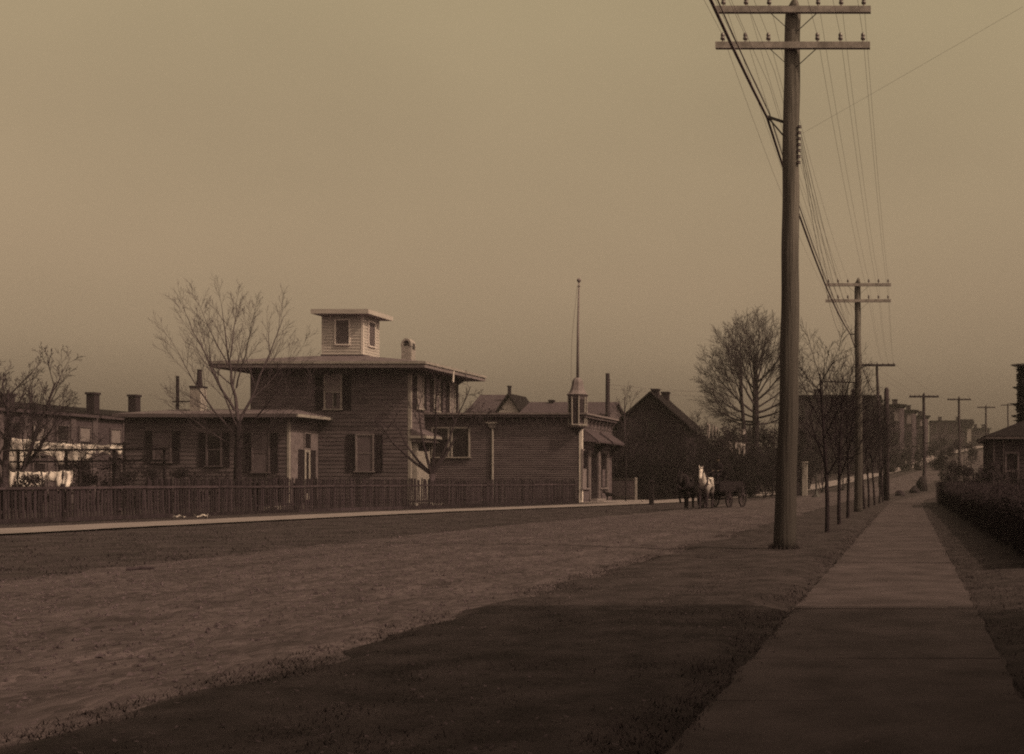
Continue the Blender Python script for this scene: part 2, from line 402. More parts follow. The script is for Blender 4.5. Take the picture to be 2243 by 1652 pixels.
rng = random.Random(7); b1x = X_(1717, 24.4)
nprng = np.random.default_rng(11)
def blades(name, label, cat, areas, m, lmin, lmax, w):
    mb_v = []; mb_f = []
    for (fx0, fx1, y0, y1, n, zf) in areas:
        # denser towards the viewer
        u = nprng.random(n); ys = y0 + (y1 - y0) * u ** 1.7; xs = nprng.random(n)
        for yy, xx in zip(ys, xs):
            x = fx0(yy) + (fx1(yy) - fx0(yy)) * xx
            if noise.noise(Vector((x * .9, yy * .9, 1.7))) < -.18 + .25 * rng.random() - .1: continue
            a = rng.random() * 6.28; L = rng.uniform(lmin, lmax); lean = rng.uniform(.4, 1.3)
            z = gz(x, yy) + zf
            dx, dy = math.cos(a), math.sin(a)
            b = len(mb_v)
            mb_v.extend([(x - dy * w, yy + dx * w, z), (x + dy * w, yy - dx * w, z), (x + dx * L * lean, yy + dy * L * lean, z + L * .8)])
            mb_f.append((b, b + 1, b + 2))
    mb = MB(); mb.v = mb_v; mb.f = mb_f
    return tag(mb.build(name, m), label, cat, kind='stuff')
blades('dead_grass', 'short dead winter grass on the verge between road and walk', 'grass',
       [(lambda y: road_r(y) - .2, lambda y: rwalk(y) + .02, 5.5, 34, 46000, .075), (lambda y: rwalk(y) + 1.98, lambda y: rwalk(y) + 3.2, 7, 50, 9000, .06),
        (lambda y: road_r(y), lambda y: rwalk(y), 30, 80, 9000, .075)], M_GRASS, .022, .055, .0045)
blades('dead_grass', 'sparse dead grass on the far verge before the picket fence', 'grass',
       [(lambda y: lwalk(y) + 1.75, lambda y: road_l(y) + .3, 17, 75, 26000, .0), (lambda y: lwalk(y) - 4, lambda y: lwalk(y) - 1.8, 30, 80, 5000, .0)], M_GRASSF, .03, .075, .008)
tf = MB()
for k in range(750):
    y = 6 + 46 * rng.random() ** 1.7; side = rng.random()
    x = (road_r(y) - .3 + abs(rng.gauss(0, .6))) if side < .3 else (rwalk(y) - abs(rng.gauss(0, .18)) + .05 if side < .7 else (rwalk(y) + 1.95 + abs(rng.gauss(0, .2)) if side < .82 else rng.uniform(road_r(y), rwalk(y))))
    sz = rng.uniform(.5, 1.2)
    for j in range(9):
        a = rng.random() * 6.28; L = rng.uniform(.015, .05) * sz; o_ = rng.gauss(0, .035); o2 = rng.gauss(0, .035); dx, dy = math.cos(a), math.sin(a); z = .07
        tf.add([(x + o_ - dy * .005, y + o2 + dx * .005, z), (x + o_ + dy * .005, y + o2 - dx * .005, z), (x + o_ + dx * L * .7, y + o2 + dy * L * .7, z + L)], [(0, 1, 2)])
for k in range(260):
    a = rng.random() * 6.28; q = .2 + abs(rng.gauss(0, .08)); x, y = b1x + q * math.cos(a), 24.4 + q * math.sin(a); L = rng.uniform(.05, .14)
    tf.add([(x - .006, y, .1), (x + .006, y, .1), (x + rng.gauss(0, .03), y + rng.gauss(0, .03), .1 + L)], [(0, 1, 2)])
tag(tf.build('grass_tufts', M_GRASS), 'ragged grass tufts creeping over the edges of the walk and road', 'grass', kind='stuff')
lf = MB()
for k in range(1100):
    y = 6 + 30 * rng.random() ** 1.8
    x = road_r(y) - .2 + (rwalk(y) + (2.3 if rng.random() < .12 else 0) - road_r(y)) * rng.random()
    a = rng.random() * 6.28; L = rng.uniform(.01, .024); w = L * .6; z = .11 + rng.random() * .02
    dx, dy = math.cos(a), math.sin(a)
    lf.add([(x - dx * L, y - dy * L, z), (x + dy * w, y - dx * w, z + .006), (x + dx * L, y + dy * L, z + .012), (x - dy * w, y + dx * w, z + .004)], [(0, 1, 2, 3)])
tag(lf.build('fallen_leaves', M_LEAF), 'scattered dry leaves lying on the dark verge', 'leaves', kind='stuff')
pb = MB()
for k in range(15000):
    y = 6.3 + 44 * rng.random() ** 1.5
    x = road_l(y) + (road_r(y) - road_l(y)) * rng.random()
    r = rng.uniform(.008, .026) * (1.8 if rng.random() < .05 else 1); z = .04 + .05 * math.sin(math.pi * (x - road_l(y)) / (road_r(y) - road_l(y)))
    a = rng.random() * 6
    vs = [(x + r * math.cos(a + t * 2.09) * rng.uniform(.7, 1.3), y + r * math.sin(a + t * 2.09) * rng.uniform(.7, 1.3), z) for t in range(3)] + [(x, y, z + r * .8)]
    pb.add(vs, [(0, 1, 3), (1, 2, 3), (2, 0, 3)])
tag(pb.build('road_gravel', M_STONE), 'loose small stones lying on the dirt road', 'gravel', kind='stuff')

# ------------------------------------------------------------------ trees
def grow(trunk, crown, r_, p, d, L, r, lev, P):
    n = max(3, int(L / P.get('seg', .8))); n = min(n, 9)
    pts = [p.copy()]; rad = [r]; tap = P['taper'][min(lev, len(P['taper']) - 1)]
    d = d.copy()
    for i in range(n):
        wob = P['wob'] * (0.5 if lev == 0 else 1)
        d += Vector((r_.uniform(-wob, wob), r_.uniform(-wob, wob), r_.uniform(-wob, wob) + P['trop'][min(lev, len(P['trop']) - 1)]))
        d.normalize(); p = p + d * (L / n); pts.append(p.copy()); rad.append(max(P['rmin'], r * (1 - (1 - tap) * (i + 1) / n)))
    (trunk if lev == 0 else crown).tube(pts, rad, 8 if lev == 0 else (5 if lev == 1 else 3), cap=False)
    if lev >= P['levels']: return
    k = P['k'][lev]; t0 = P['t0'][min(lev, len(P['t0']) - 1)]
    az0 = r_.random() * 6.28
    for c in range(k):
        t = t0 + (1 - t0) * (c + r_.random() * .8) / k
        t = min(t, .999); i = int(t * n); fr = t * n - i
        q = pts[i].lerp(pts[i + 1], fr); dd = (pts[i + 1] - pts[i]).normalized()
        ang = math.radians(P['ang'][min(lev, len(P['ang']) - 1)] * r_.uniform(.7, 1.25)); az = az0 + c * 2.4 + r_.uniform(-.4, .4)
        o1 = dd.orthogonal().normalized(); o2 = dd.cross(o1)
        nd = (dd * math.cos(ang) + (o1 * math.cos(az) + o2 * math.sin(az)) * math.sin(ang)).normalized()
        LL = L * P['lr'][min(lev, len(P['lr']) - 1)] * (1 - P.get('fall', .45) * (t - t0) / (1 - t0 + 1e-6)) * r_.uniform(.75, 1.2)
        rr = max(P['rmin'], (rad[i] * (1 - fr) + rad[i + 1] * fr) * P.get('rr', .6))
        grow(trunk, crown, r_, q, nd, LL, rr, lev + 1, P)
def bare_tree(name, base, label, seed, stems, P, group=None, cat='tree', m=None):
    """stems: list of (dir, length, radius)"""
    base = Vector(base); t = thing(name, base, label, cat, group); r_ = random.Random(seed)
    tr, cr = MB(), MB()
    for d, L, r in stems:
        grow(tr, cr, r_, base + Vector((0, 0, -.15)), Vector(d).normalized(), L, r, 0, P)
    tr.build('trunk', m or M_BARK, t, smooth=True)
    cr.build('crown', m or M_TWIG, t)
    return t
def leafy(name, base, label, seed, rx, ry, rz, n, leaf, m, cat='shrub', group=None, zc=None, trunk=True, cone=False):
    base = Vector(base); t = thing(name, base, label, cat, group); r_ = random.Random(seed)
    zc = rz if zc is None else zc
    lobes = []
    for k in range(16):
        a = r_.random() * 6.28; h = r_.uniform(-.85, .85); q = math.sqrt(max(.05, 1 - h * h)) * r_.uniform(.35, .8)
        if cone: q *= (1 - (h + 1) / 2) * 1.3 + .12
        lobes.append((Vector((rx * q * math.cos(a), ry * q * math.sin(a), zc + rz * h)), r_.uniform(.22, .42)))
    mb = MB()
    for k in range(n):
        c, s_ = r_.choice(lobes)
        v = Vector((r_.gauss(0, 1), r_.gauss(0, 1), r_.gauss(0, 1))); v.normalize(); v *= r_.random() ** .45
        p = base + c + Vector((v.x * rx * s_, v.y * ry * s_, v.z * rz * s_))
        if p.z < base.z: p.z = base.z + r_.random() * .2
        a = Vector((r_.gauss(0, 1), r_.gauss(0, 1), r_.gauss(0, 1))).normalized() * leaf * r_.uniform(.6, 1.3)
        b = a.orthogonal().normalized() * leaf * .45
        mb.add([p - a, p + b, p + a, p - b], [(0, 1, 2, 3)])
    mb.build('foliage', m, t)
    st = MB()
    for k in range(5):
        a = r_.random() * 6.28
        st.tube([base + Vector((0, 0, -.1)), base + Vector((math.cos(a) * rx * .2, math.sin(a) * ry * .2, zc * .6)), base + Vector((math.cos(a) * rx * .5, math.sin(a) * ry * .5, zc * 1.3))], [.06, .04, .015], 4)
    st.build('stem', M_BARK, t)
    return t

# ------------------------------------------------------------------ the main house
HX0, HX1, HY0, HY1 = X_(550, 77), -32.3, 77.0, 85.2
EZ = 8.72                                        # underside of the eaves
house = thing('house', ((HX0 + HX1) / 2, (HY0 + HY1) / 2, 0), 'two-storey brown clapboard house with wide eaves and square rooftop cupola', 'house')
MB().box(HX0, HX1, HY0, HY1, -.2, EZ).build('wall', M_HOUSE, house)
siding(house, 'S', HY0, HX0 + .14, HX1 - .16, .3, EZ - .35, .25, M_HOUSE)
siding(house, 'E', HX1, HY0 + .14, HY1 - .16, 5.3, EZ - .35, .25, M_HOUSE)
c = MB()
c.box(HX1 - .16, HX1 + .035, HY0 - .035, HY0 + .14, 0, EZ - .32)
c.build('corner_board', M_TRIM, house)
MB().box(HX0 - .03, HX0 + .14, HY0 - .035, HY0 + .1, 0, EZ - .32).build('corner_board', M_HOUSE, house)
fr = MB(); fr.box(HX0 - .05, HX1 + .05, HY0 - .05, HY0, EZ - .32, EZ - .002); fr.box(HX1, HX1 + .05, HY0, HY1, EZ - .32, EZ - .002)
fr.build('frieze', M_HOUSE, house)
EX0, EX1, EY0, EY1 = X_(459, 75.7), X_(931, 75.7), 75.7, 86.5
ev = MB(); ev.box(EX0, EX1, EY0, EY1, EZ, EZ + .24)
ev.build('eave', M_TRIMD, house)
ev = MB(); ev.box(EX0 - .07, EX1 + .07, EY0 - .07, EY1 + .07, EZ + .242, EZ + .40)
ev.build('gutter', M_TRIM, house)
CX0, CX1, CY0, CY1 = X_(706, 79.8), X_(795, 79.8), 79.8, 82.3
rf = MB(); rf.hip(EX0, EX1, EY0, EY1, EZ + .4, CX0 - .4, CX1 + .4, CY0 - .4, CY1 + .4, EZ + 1.12)
roof = rf.build('roof', M_TIN, house)
# eave brackets
for k in range(9):
    x = HX0 + .4 + k * (HX1 - HX0 - .8) / 8
    MB().prism([(HY0 - .05, EZ - .003), (HY0 - .05, EZ - .45), (HY0 - .75, EZ - .003)], x - .05, x + .05, 'x').build('bracket', M_HOUSE, house)
for k in range(7):
    y = HY0 + .4 + k * (HY1 - HY0 - .8) / 6
    MB().prism([(HX1 + .05, EZ - .003), (HX1 + .75, EZ - .003), (HX1 + .05, EZ - .45)], y - .05, y + .05, 'y').build('bracket', M_HOUSE, house)
# cupola (part of the house)
CZ0, CZ1 = EZ + 1.12, Z_(690, 79.8)
cup = MB().box(CX0, CX1, CY0, CY1, CZ0 - .5, CZ1).build('cupola', M_CUP, house)
siding(cup, 'S', CY0, CX0 + .1, CX1 - .12, CZ0 + .14, CZ1, .2, M_CUP, .03)
siding(cup, 'E', CX1, CY0 + .1, CY1 - .1, CZ0 + .14, CZ1, .2, M_CUP, .03)
b = MB(); b.box(CX1 - .12, CX1 + .04, CY0 - .04, CY0 + .1, CZ0, CZ1); b.build('corner_board', M_WHITE, cup)
MB().box(CX0 - .03, CX0 + .1, CY0 - .035, CY0 + .1, CZ0, CZ1).build('corner_board', M_CUP, cup)
b = MB(); b.box(CX0 - .08, CX1 + .08, CY0 - .08, CY1 + .05, CZ0 - .05, CZ0 + .14); b.build('skirt_board', M_SHING, cup)
b = MB(); b.box(CX0 - .45, CX1 + .68, CY0 - .68, CY1 + .6, CZ1, CZ1 + .30); b.build('cupola_eave', M_CUP, cup)
b = MB(); b.hip(CX0 - .45, CX1 + .68, CY0 - .68, CY1 + .6, CZ1 + .302, (CX0 + CX1) / 2 - .15, (CX0 + CX1) / 2 + .15, (CY0 + CY1) / 2 - .15, (CY0 + CY1) / 2 + .15, CZ1 + .48); b.build('cupola_roof', M_TIN, cup)
def louvre(parent, face, pl, u0, u1, z0, z1):
    f = MB(); fw = .09
    f.fbox(face, pl, u0 - fw, u0, z0 - fw, z1 + fw, .02, .1); f.fbox(face, pl, u1, u1 + fw, z0 - fw, z1 + fw, .02, .1)
    f.fbox(face, pl, u0, u1, z1, z1 + fw, .02, .098); f.fbox(face, pl, u0, u1, z0 - fw, z0, .02, .12)
    w = f.build('louvre_frame', M_WHITE, parent)
    return w, MB().fbox(face, pl, u0, u1, z0, z1, .02, .04)
M_LOUV = mat('louvre_blind', N(.12), .75, .15, 2, stretch=(.2, .2, 6))
def louvre_fill(parent, face, pl, u0, u1, z0, z1):
    s = MB(); z = z0
    while z < z1 - .02:
        pts = [(u0, z, .08), (u1, z, .08), (u1, z + .085, .03), (u0, z + .085, .03)]
        vs = [(u, pl - n, zz) for u, zz, n in pts] if face == 'S' else [(pl + n, u, zz) for u, zz, n in pts]
        s.add(vs, [(0, 1, 2, 3)]); z += .08
    o = s.build('louvre', M_LOUV, parent); return o
a0, a1 = X_(737, CY0), X_(765, CY0); z0, z1 = Z_(754, CY0), Z_(702, CY0)
w_, bk = louvre(cup, 'S', CY0, a0, a1, z0, z1); louvre_fill(cup, 'S', CY0, a0, a1, z0, z1)
ya, yb = -CX1 * F / (CX - 806), -CX1 * F / (CX - 819)
louvre(cup, 'E', CX1, ya, yb, z0, z1); louvre_fill(cup, 'E', CX1, ya, yb, z0, z1)
# chimney with a barrel-vaulted brick cap
chx0, chx1 = X_(883, 83.2), X_(905, 83.2); ct = Z_(742, 83.2)
ch = MB().box(chx0, chx1, 82.9, 83.6, EZ + .3, ct - .55).build('chimney', M_BRICKP, roof)
cp = MB()
xm, rr_ = (chx0 + chx1) / 2, (chx1 - chx0) / 2 + .03
arc = [(xm + rr_ * math.cos(math.pi * k / 12), ct - .55 + .55 * math.sin(math.pi * k / 12)) for k in range(13)]
arci = [(xm + (rr_ - .13) * math.cos(math.pi * k / 12), ct - .55 + .40 * math.sin(math.pi * k / 12)) for k in range(12, -1, -1)]
vs = []; fs = []
for y in (82.87, 83.63):
    vs += [(x, y, z) for x, z in arc] + [(x, y, z) for x, z in arci[::-1]]
for k in range(12):
    fs += [(k, k + 1, 26 + k + 1, 26 + k), (13 + k, 13 + k + 1, k + 1, k), (13 + k + 1, 13 + k, 39 + k, 39 + k + 1), (26 + k, 26 + k + 1, 39 + k + 1, 39 + k)]
cp.add(vs, fs)
cp.box(chx0 + .1, chx1 - .1, 83.2, 83.6, ct - .55, ct - .2)
ccp = cp.build('chimney_cap', M_BRICKP, roof)
MB().fbox('E', chx1 + .01, 83.05, 83.45, ct - .75, ct - .35, .0, .02).build('flue_opening', M_IRON, roof)
# windows of the front wall
window(house, 'S', HY0, X_(714, 77), X_(747, 77), Z_(896, 77), Z_(823, 77), glass=M_CURT, lower=M_BLIND, shut=.55, munt=1)
window(house, 'S', HY0, X_(783, 77), X_(817, 77), Z_(1032, 77), Z_(954, 77), glass=M_BLIND, shut=.55, frame=M_TRIMD)
MB().fbox('S', HY0, X_(731, 77), X_(738, 77), Z_(890, 77), Z_(862, 77), .052, .058).build('curtain_gap', M_GLASS, house)
# three shuttered windows upstairs on the street side
for k in range(3):
    yc = HY0 + 1.35 + k * 2.75
    window(house, 'E', HX1, yc - .42, yc + .42, Z_(896, 77) + .1, Z_(823, 77), glass=M_CURT if k != 1 else M_BLIND, shut=.5, munt=1)
dp = MB(); dp.tube([(EX1 + .02, 80.4, EZ + .2), (EX1 - .02, 80.4, EZ - .55)], .07, 6); dp.build('downspout', M_WHITE, house)
# vestibule at the street corner
VX1 = HX1 + .32; VY0, VY1 = 77.25, 79.35
ves = MB().box(HX1 + .002, VX1, VY0, VY1, 0, 4.25).build('vestibule', M_TRIM, house)
for k in range(9):
    u = VY0 + .1 + k * (VY1 - VY0 - .2) / 9; MB().fbox('E', VX1, u, u + .19, .35, 3.35, .002, .03).build('door_board', M_TRIM, ves)
b = MB(); b.box(HX1 - .02, VX1 + .75, VY0 - .35, VY1 + .12, 4.252, 4.42); b.build('vestibule_cornice', M_TRIM, ves)
b = MB(); b.box(HX1 - .02, VX1 + .55, VY0 - .2, VY1 + .12, 4.02, 4.249); b.build('vestibule_frieze', M_TRIMD, ves)
MB().prism([(HX1 + .05, 4.423), (VX1 + .75, 4.423), (HX1 + .05, 4.9)], VY0 - .33, VY1 + .1, 'y').build('vestibule_roof', M_TIN, ves)
MB().fbox('E', VX1, VY0 + .2, VY1 - .2, 3.45, 3.9, .002, .02).build('transom_pane', M_GLASS, ves)

# one-storey wing on the left, part of the same house
WY0 = 73.4
WX0, WX1 = X_(272, WY0), X_(633, WY0)
WZ = Z_(914, 72.7)
def wy(x): return -WX1 * F / (CX - x)                    # depth of a spot on the wing's street side
wing = MB().box(WX0, WX1, WY0, 76.998, -.2, WZ).build('wing', M_HOUSE, house)
siding(wing, 'S', WY0, WX0 + .1, WX1 - .1, .3, WZ - .25, .25, M_HOUSE)
MB().box(WX1 - .1, WX1 + .04, WY0 - .05, WY0 + .12, .1, WZ - .01).build('corner_board', M_TRIM, wing)
wex0, wex1 = X_(246, 72.7), X_(650, 72.7)
b = MB(); b.box(wex0, wex1, 72.7, 76.99, WZ, WZ + .22); b.build('wing_eave', M_HOUSE, wing)
b = MB(); b.box(wex1 + .002, wex1 + .10, 72.68, 76.99, WZ + .03, WZ + .2); b.build('wing_gutter', M_TRIM, wing)
b = MB(); b.add([(wex0, 72.71, WZ + .223), (wex1, 72.71, WZ + .223), (wex1 - 2.2, 76.98, WZ + .75), (wex0 + 1.5, 76.98, WZ + .75), (wex0, 76.98, WZ + .223), (wex1, 76.98, WZ + .223)],
      [(0, 1, 2, 3), (0, 3, 4), (1, 5, 2)]); b.build('wing_roof', M_TIN, wing)
window(wing, 'S', WY0, X_(340, WY0), X_(374, WY0), Z_(1012, WY0), Z_(946, WY0), glass=M_BLIND, shut=.48, frame=M_HOUSE)
window(wing, 'S', WY0, X_(556, WY0), X_(589, WY0), Z_(1034, WY0), Z_(950, WY0), glass=M_BLIND, shut=.48, frame=M_HOUSE)
window(wing, 'S', WY0, X_(456, WY0), X_(484, WY0), Z_(1020, WY0), Z_(950, WY0), glass=M_GLASS, shut=.45, frame=M_HOUSE)
# pale street side of the wing with a shuttered glazed door under a transom
M_BAY = mat('bay_plaster', N(.13), .85, .25, 3)
MB().fbox('E', WX1, WY0 + .13, 76.9, .2, Z_(944, 75), .002, .05).build('entrance_panel', M_BAY, wing)
d0, d1 = wy(664), wy(677)
MB().fbox('E', WX1, d0, d1, .25, Z_(985, 75), .051, .09).build('door', M_TRIM, wing)
MB().fbox('E', WX1, d0 + .22, d1 - .22, .7, Z_(990, 75), .091, .1).build('door_pane', M_GLASS, wing)
shutter(wing, 'E', WX1 + .03, wy(651), d0 - .02, .25, Z_(985, 75)); shutter(wing, 'E', WX1 + .03, d1 + .02, wy(688), .25, Z_(985, 75))
window(wing, 'E', WX1 + .035, d0, d1, Z_(980, 75), Z_(950, 75), frame=M_TRIMD, fw=.06, rails=0, sill=False, n0=.016)
for k in range(3):
    MB().box(WX1 + .06 + .3 * k, WX1 + .36 + .3 * k, d0 - .4, d1 + .4, 0, .3 - .1 * k).build('step', M_FRAIL, wing)
wc = MB().box(X_(424, 75.6), X_(447, 75.6), 75.2, 75.9, WZ + .15, Z_(850, 75.5)).build('wing_chimney', M_BRICKP, house)
b = MB(); b.box(X_(423, 75.6), X_(448, 75.6), 75.15, 75.95, Z_(850, 75.5), Z_(846, 75.5)); b.lathe((X_(437, 75.5), 75.5, Z_(846, 75.5)), [(.2, 0), (.16, .4), (.13, 1.0), (.17, 1.05)], 8); b.build('chimney_pot', M_BRICK, wc)
for k in range(3):
    MB().box(X_(655, 73), X_(690, 73), 74.15 - .3 * (3 - k), 74.15 - .3 * (2 - k), 0, .1 + .1 * k).build('step', M_FRAIL, wing)

# ------------------------------------------------------------------ the corner shop
SY, SXR, SYB = 79.5, -21.9, 87.6
SX0 = HX1 + .01
SZ = Z_(905, SY)
shop = thing('shop', ((SX0 + SXR) / 2, (SY + SYB) / 2, 0), 'one-storey clapboard corner shop with bracketed cornice, joined to the cupola house', 'shop')
MB().box(SX0, SXR, SY, SYB, -.1, SZ - .3).build('wall', M_SHOP, shop)
siding(shop, 'S', SY, SX0, SXR - .15, .3, Z_(935, SY), .15, M_SHOP)
b = MB(); b.box(SX0, SXR + .03, SY - .03, SY, Z_(934.8, SY), SZ - .3); b.box(SXR + .002, SXR + .03, SY, SYB, Z_(934.8, SY), SZ - .3); b.build('frieze', M_SHOP, shop)
b = MB(); b.box(SX0, SXR + .38, SY - .38, SYB + .1, SZ - .298, SZ - .12); b.build('cornice_bed', M_SHOP, shop)
b = MB(); b.box(SX0, SXR + .5, SY - .5, SYB + .2, SZ - .118, SZ); b.build('cornice', M_TRIMD, shop)
MB().box(SX0, SXR - .3, SY + .3, SYB, SZ - .02, SZ + .05).build('roof', M_SHING, shop)
nb = 17
for k in range(nb):
    x = SX0 + .9 + k * (SXR - .9 - SX0 - .7) / (nb - 1)
    MB().prism([(SY - .03, SZ - .301), (SY - .03, SZ - .78), (SY - .1, SZ - .78), (SY - .33, SZ - .301)], x - .06, x + .06, 'x').build('bracket', M_SHOP, shop)
for k in range(8):
    y = SY + .9 + k * (SYB - SY - 1.2) / 7
    MB().prism([(SXR + .03, SZ - .301), (SXR + .33, SZ - .301), (SXR + .1, SZ - .78), (SXR + .03, SZ - .78)], y - .06, y + .06, 'y').build('bracket', M_SHOP, shop)
for a, b_ in ((949, 982), (992, 1027)):
    window(shop, 'S', SY, X_(a, SY), X_(b_, SY), Z_(1001, SY), Z_(939, SY), frame=M_TRIM, rails=0, fw=.1)
lx = X_(1080, SY)
b = MB(); b.tube([(lx, SY - .1, .2), (lx, SY - .1, Z_(938, SY))], .075, 8); b.build('downspout', M_TRIM, shop)
b = MB(); b.hip(lx - .14, lx + .14, SY - .24, SY - .03, Z_(938, SY), lx - .28, lx + .28, SY - .34, SY - .03, Z_(928, SY)); b.box(lx - .34, lx + .34, SY - .38, SY - .03, Z_(928, SY) + .002, Z_(926, SY) + .02); b.build('leader_head', M_TRIM, shop)
# corner post and corner turret
b = MB(); b.box(SXR - .15, SXR + .06, SY - .06, SY + .2, 0, Z_(936, SY)); b.build('corner_post', M_WHITE, shop)
tcx, tcy = X_(1265, SY), SY + .02
t0, t1 = Z_(930, SY), Z_(866, SY)
tur = MB(); tur.lathe((tcx, tcy, 0), [(.56, t0), (.58, t1)], 8, math.pi / 8); tur = tur.build('turret', M_SHOP, shop)
b = MB(); b.lathe((tcx, tcy, 0), [(.05, t0 - .75), (.2, t0 - .45), (.45, t0 - .2)], 8, math.pi / 8); b.build('turret_corbel', M_SHUT, tur)
b = MB(); b.lathe((tcx, tcy, 0), [(.46, t0 - .2), (.62, t0 - .12), (.66, t0 - .04), (.6, t0)], 8, math.pi / 8); b.build('turret_base_moulding', M_TRIM, tur)
for k in range(8):
    a = math.pi / 8 + k * math.pi / 4
    MB().tube([(tcx + .58 * math.cos(a), tcy + .58 * math.sin(a), t0), (tcx + .6 * math.cos(a), tcy + .6 * math.sin(a), t1 - .1)], .055, 6).build('turret_post', M_TRIM, tur)
for k in range(8):
    a = k * math.pi / 4; ca, sa = math.cos(a), math.sin(a); r = .535; w = .15
    MB().add([(tcx + r * ca - sa * w, tcy + r * sa + ca * w, t0 + .12), (tcx + r * ca + sa * w, tcy + r * sa - ca * w, t0 + .12), (tcx + (r + .02) * ca + sa * w, tcy + (r + .02) * sa - ca * w, t1 - .25), (tcx + (r + .02) * ca - sa * w, tcy + (r + .02) * sa + ca * w, t1 - .25)], [(0, 1, 2, 3)]).build('turret_panel', M_SHUT, tur)
b = MB(); b.lathe((tcx, tcy, 0), [(.58, t1 - .2), (.62, t1 - .1), (.68, t1 - .02), (.72, t1 + .04)], 8, math.pi / 8); b.build('turret_cornice', M_SHOP, tur)
tz = Z_(828, SY)
b = MB(); b.lathe((tcx, tcy, 0), [(.72, t1 + .042), (.60, t1 + .12), (.48, t1 + .32), (.40, t1 + .6), (.36, t1 + .9), (.30, tz - .12), (.2, tz)], 8, math.pi / 8); b.build('turret_roof', M_TRIMD, tur)
fp = thing('flagpole', (tcx, tcy, tz), 'tall tapering flagpole with ball on the shop turret', 'flagpole')
top = at(1268, 618, SY)
b = MB(); b.tube([(tcx, tcy, tz - .15), ((tcx + top.x) / 2 - .02, tcy, (tz + top.z) / 2), (top.x, tcy, top.z)], [.10, .08, .05], 8); b.build('pole', M_TRIMD, fp, smooth=True)
b = MB(); b.lathe((top.x, tcy, top.z - .3), [(.1, 0), (.1, .05)], 8); b.build('truck', M_TRIMD, fp)
MB().sphere((top.x, tcy, top.z + .12), .145, 10, 8).build('ball', M_TRIMD, fp, smooth=True)
hl = MB(); hl.tube([(top.x - .1, tcy - .05, top.z - .28), (tcx - .35, tcy - .1, (tz + top.z) / 2 - .5), (tcx - .42, tcy - .1, tz - .3)], .012, 4); hl.build('halyard', M_WIRE, fp)
# shop front (street side)
def front_y(x): return -SXR * F / (CX - x)
zb = 0.35
for (xa, xb) in ((1274, 1287), (1313, 1327)):
    ya, yb = front_y(xa), front_y(xb)
    window(shop, 'E', SXR, ya, yb, 1.0, 3.5, frame=M_TRIMD, rails=0, munt=0, fw=.12)
ya, yb = front_y(1293), front_y(1308)
dr = MB().fbox('E', SXR, ya, yb, .2, 3.4, .002, .05).build('door', M_DARKW, shop)
MB().fbox('E', SXR, ya + .25, yb - .25, 1.3, 3.0, .051, .06).build('door_pane', M_GLASS, dr)
MB().fbox('E', SXR, front_y(1275), front_y(1283), 1.0, 2.3, .052, .06).build('poster', M_TRIMD, shop)
MB().fbox('E', SXR, front_y(1318), front_y(1324), 1.05, 2.3, .052, .06).build('poster', M_SHOP, shop)
b = MB(); b.fbox('E', SXR, front_y(1273), front_y(1328), .2, .95, .002, .04); b.build('stall_riser', M_SHOP, shop)
for xa in (1290, 1310, 1330):
    yy = front_y(xa); MB().fbox('E', SXR, yy - .09, yy + .09, .2, 4.3, .002, .12).build('pilaster', M_TRIMD, shop)
for (xa, xb) in ((1276, 1304), (1311, 1337)):
    ya, yb = front_y(xa), front_y(xb); zt, zl = 4.95, 4.2
    hd = MB(); hd.add([(SXR + .04, ya + .3, zt), (SXR + .04, yb - .3, zt), (SXR + 1.05, yb, zl), (SXR + 1.05, ya, zl), (SXR + .04, ya, zl - .05), (SXR + .04, yb, zl - .05), (SXR + 1.05, yb, zl - .12), (SXR + 1.05, ya, zl - .12)],
                      [(0, 3, 2, 1), (3, 7, 6, 2), (7, 4, 5, 6), (0, 4, 7, 3), (1, 2, 6, 5)])
    hd.build('window_hood', M_SHING, shop)
    for yy in (ya + .15, yb - .15):
        MB().prism([(SXR + .04, zl - .1), (SXR + .9, zl - .13), (SXR + .75, zl - .35), (SXR + .25, zl - .75), (SXR + .04, zl - 1.0)], yy - .06, yy + .06, 'y').build('hood_bracket', M_SHUT, shop)
for k in range(2):
    MB().box(SXR + .03, SXR + .9 - .35 * k, front_y(1291), front_y(1311), .12 * k, .12 * k + .12).build('step', M_WALK2, shop)
MB().box(SXR + .01, SXR + 2.6, SY - .6, SYB + 1.2, -.05, .06).build('shop_pavement', M_WALK2, shop)
hp = thing('awning_post', (SXR + 1.9, front_y(1300), 0), 'thin dark post standing before the shop door', 'post')
b = MB(); p_ = at(1302, 1097, 84); b.tube([(SXR + 1.9, p_.y, 0), (SXR + 1.88, p_.y, 4.1)], .06, 6); b.build('shaft', M_DARKW, hp)
MB().lathe((SXR + 1.88, p_.y, 4.1), [(.09, 0), (.1, .06), (.02, .16)], 6).build('cap', M_DARKW, hp)
lp = thing('yard_fence', (SXR + .4, 90, 0), 'pale low board fence beyond the shop front', 'fence')
fa, fb_ = at(1333, 1098, 91), at(1393, 1099, 88)
fz = 1.62
for k in range(27):
    q = fa.lerp(fb_, k / 26); MB().bar((q.x, q.y, .12), (q.x, q.y, fz - .12), .085, .03).build('board', M_SHOP, lp)
MB().bar((fa.x, fa.y - .05, fz), (fb_.x, fb_.y - .05, fz), .1, .1).build('top_rail', M_TRIM, lp)
MB().bar((fa.x, fa.y - .05, .28), (fb_.x, fb_.y - .05, .28), .06, .14).build('bottom_rail', M_TRIM, lp)
for q in (fa, fb_): MB().bar((q.x, q.y, 0), (q.x, q.y, fz + .12), .14, .14).build('post', M_TRIM, lp)

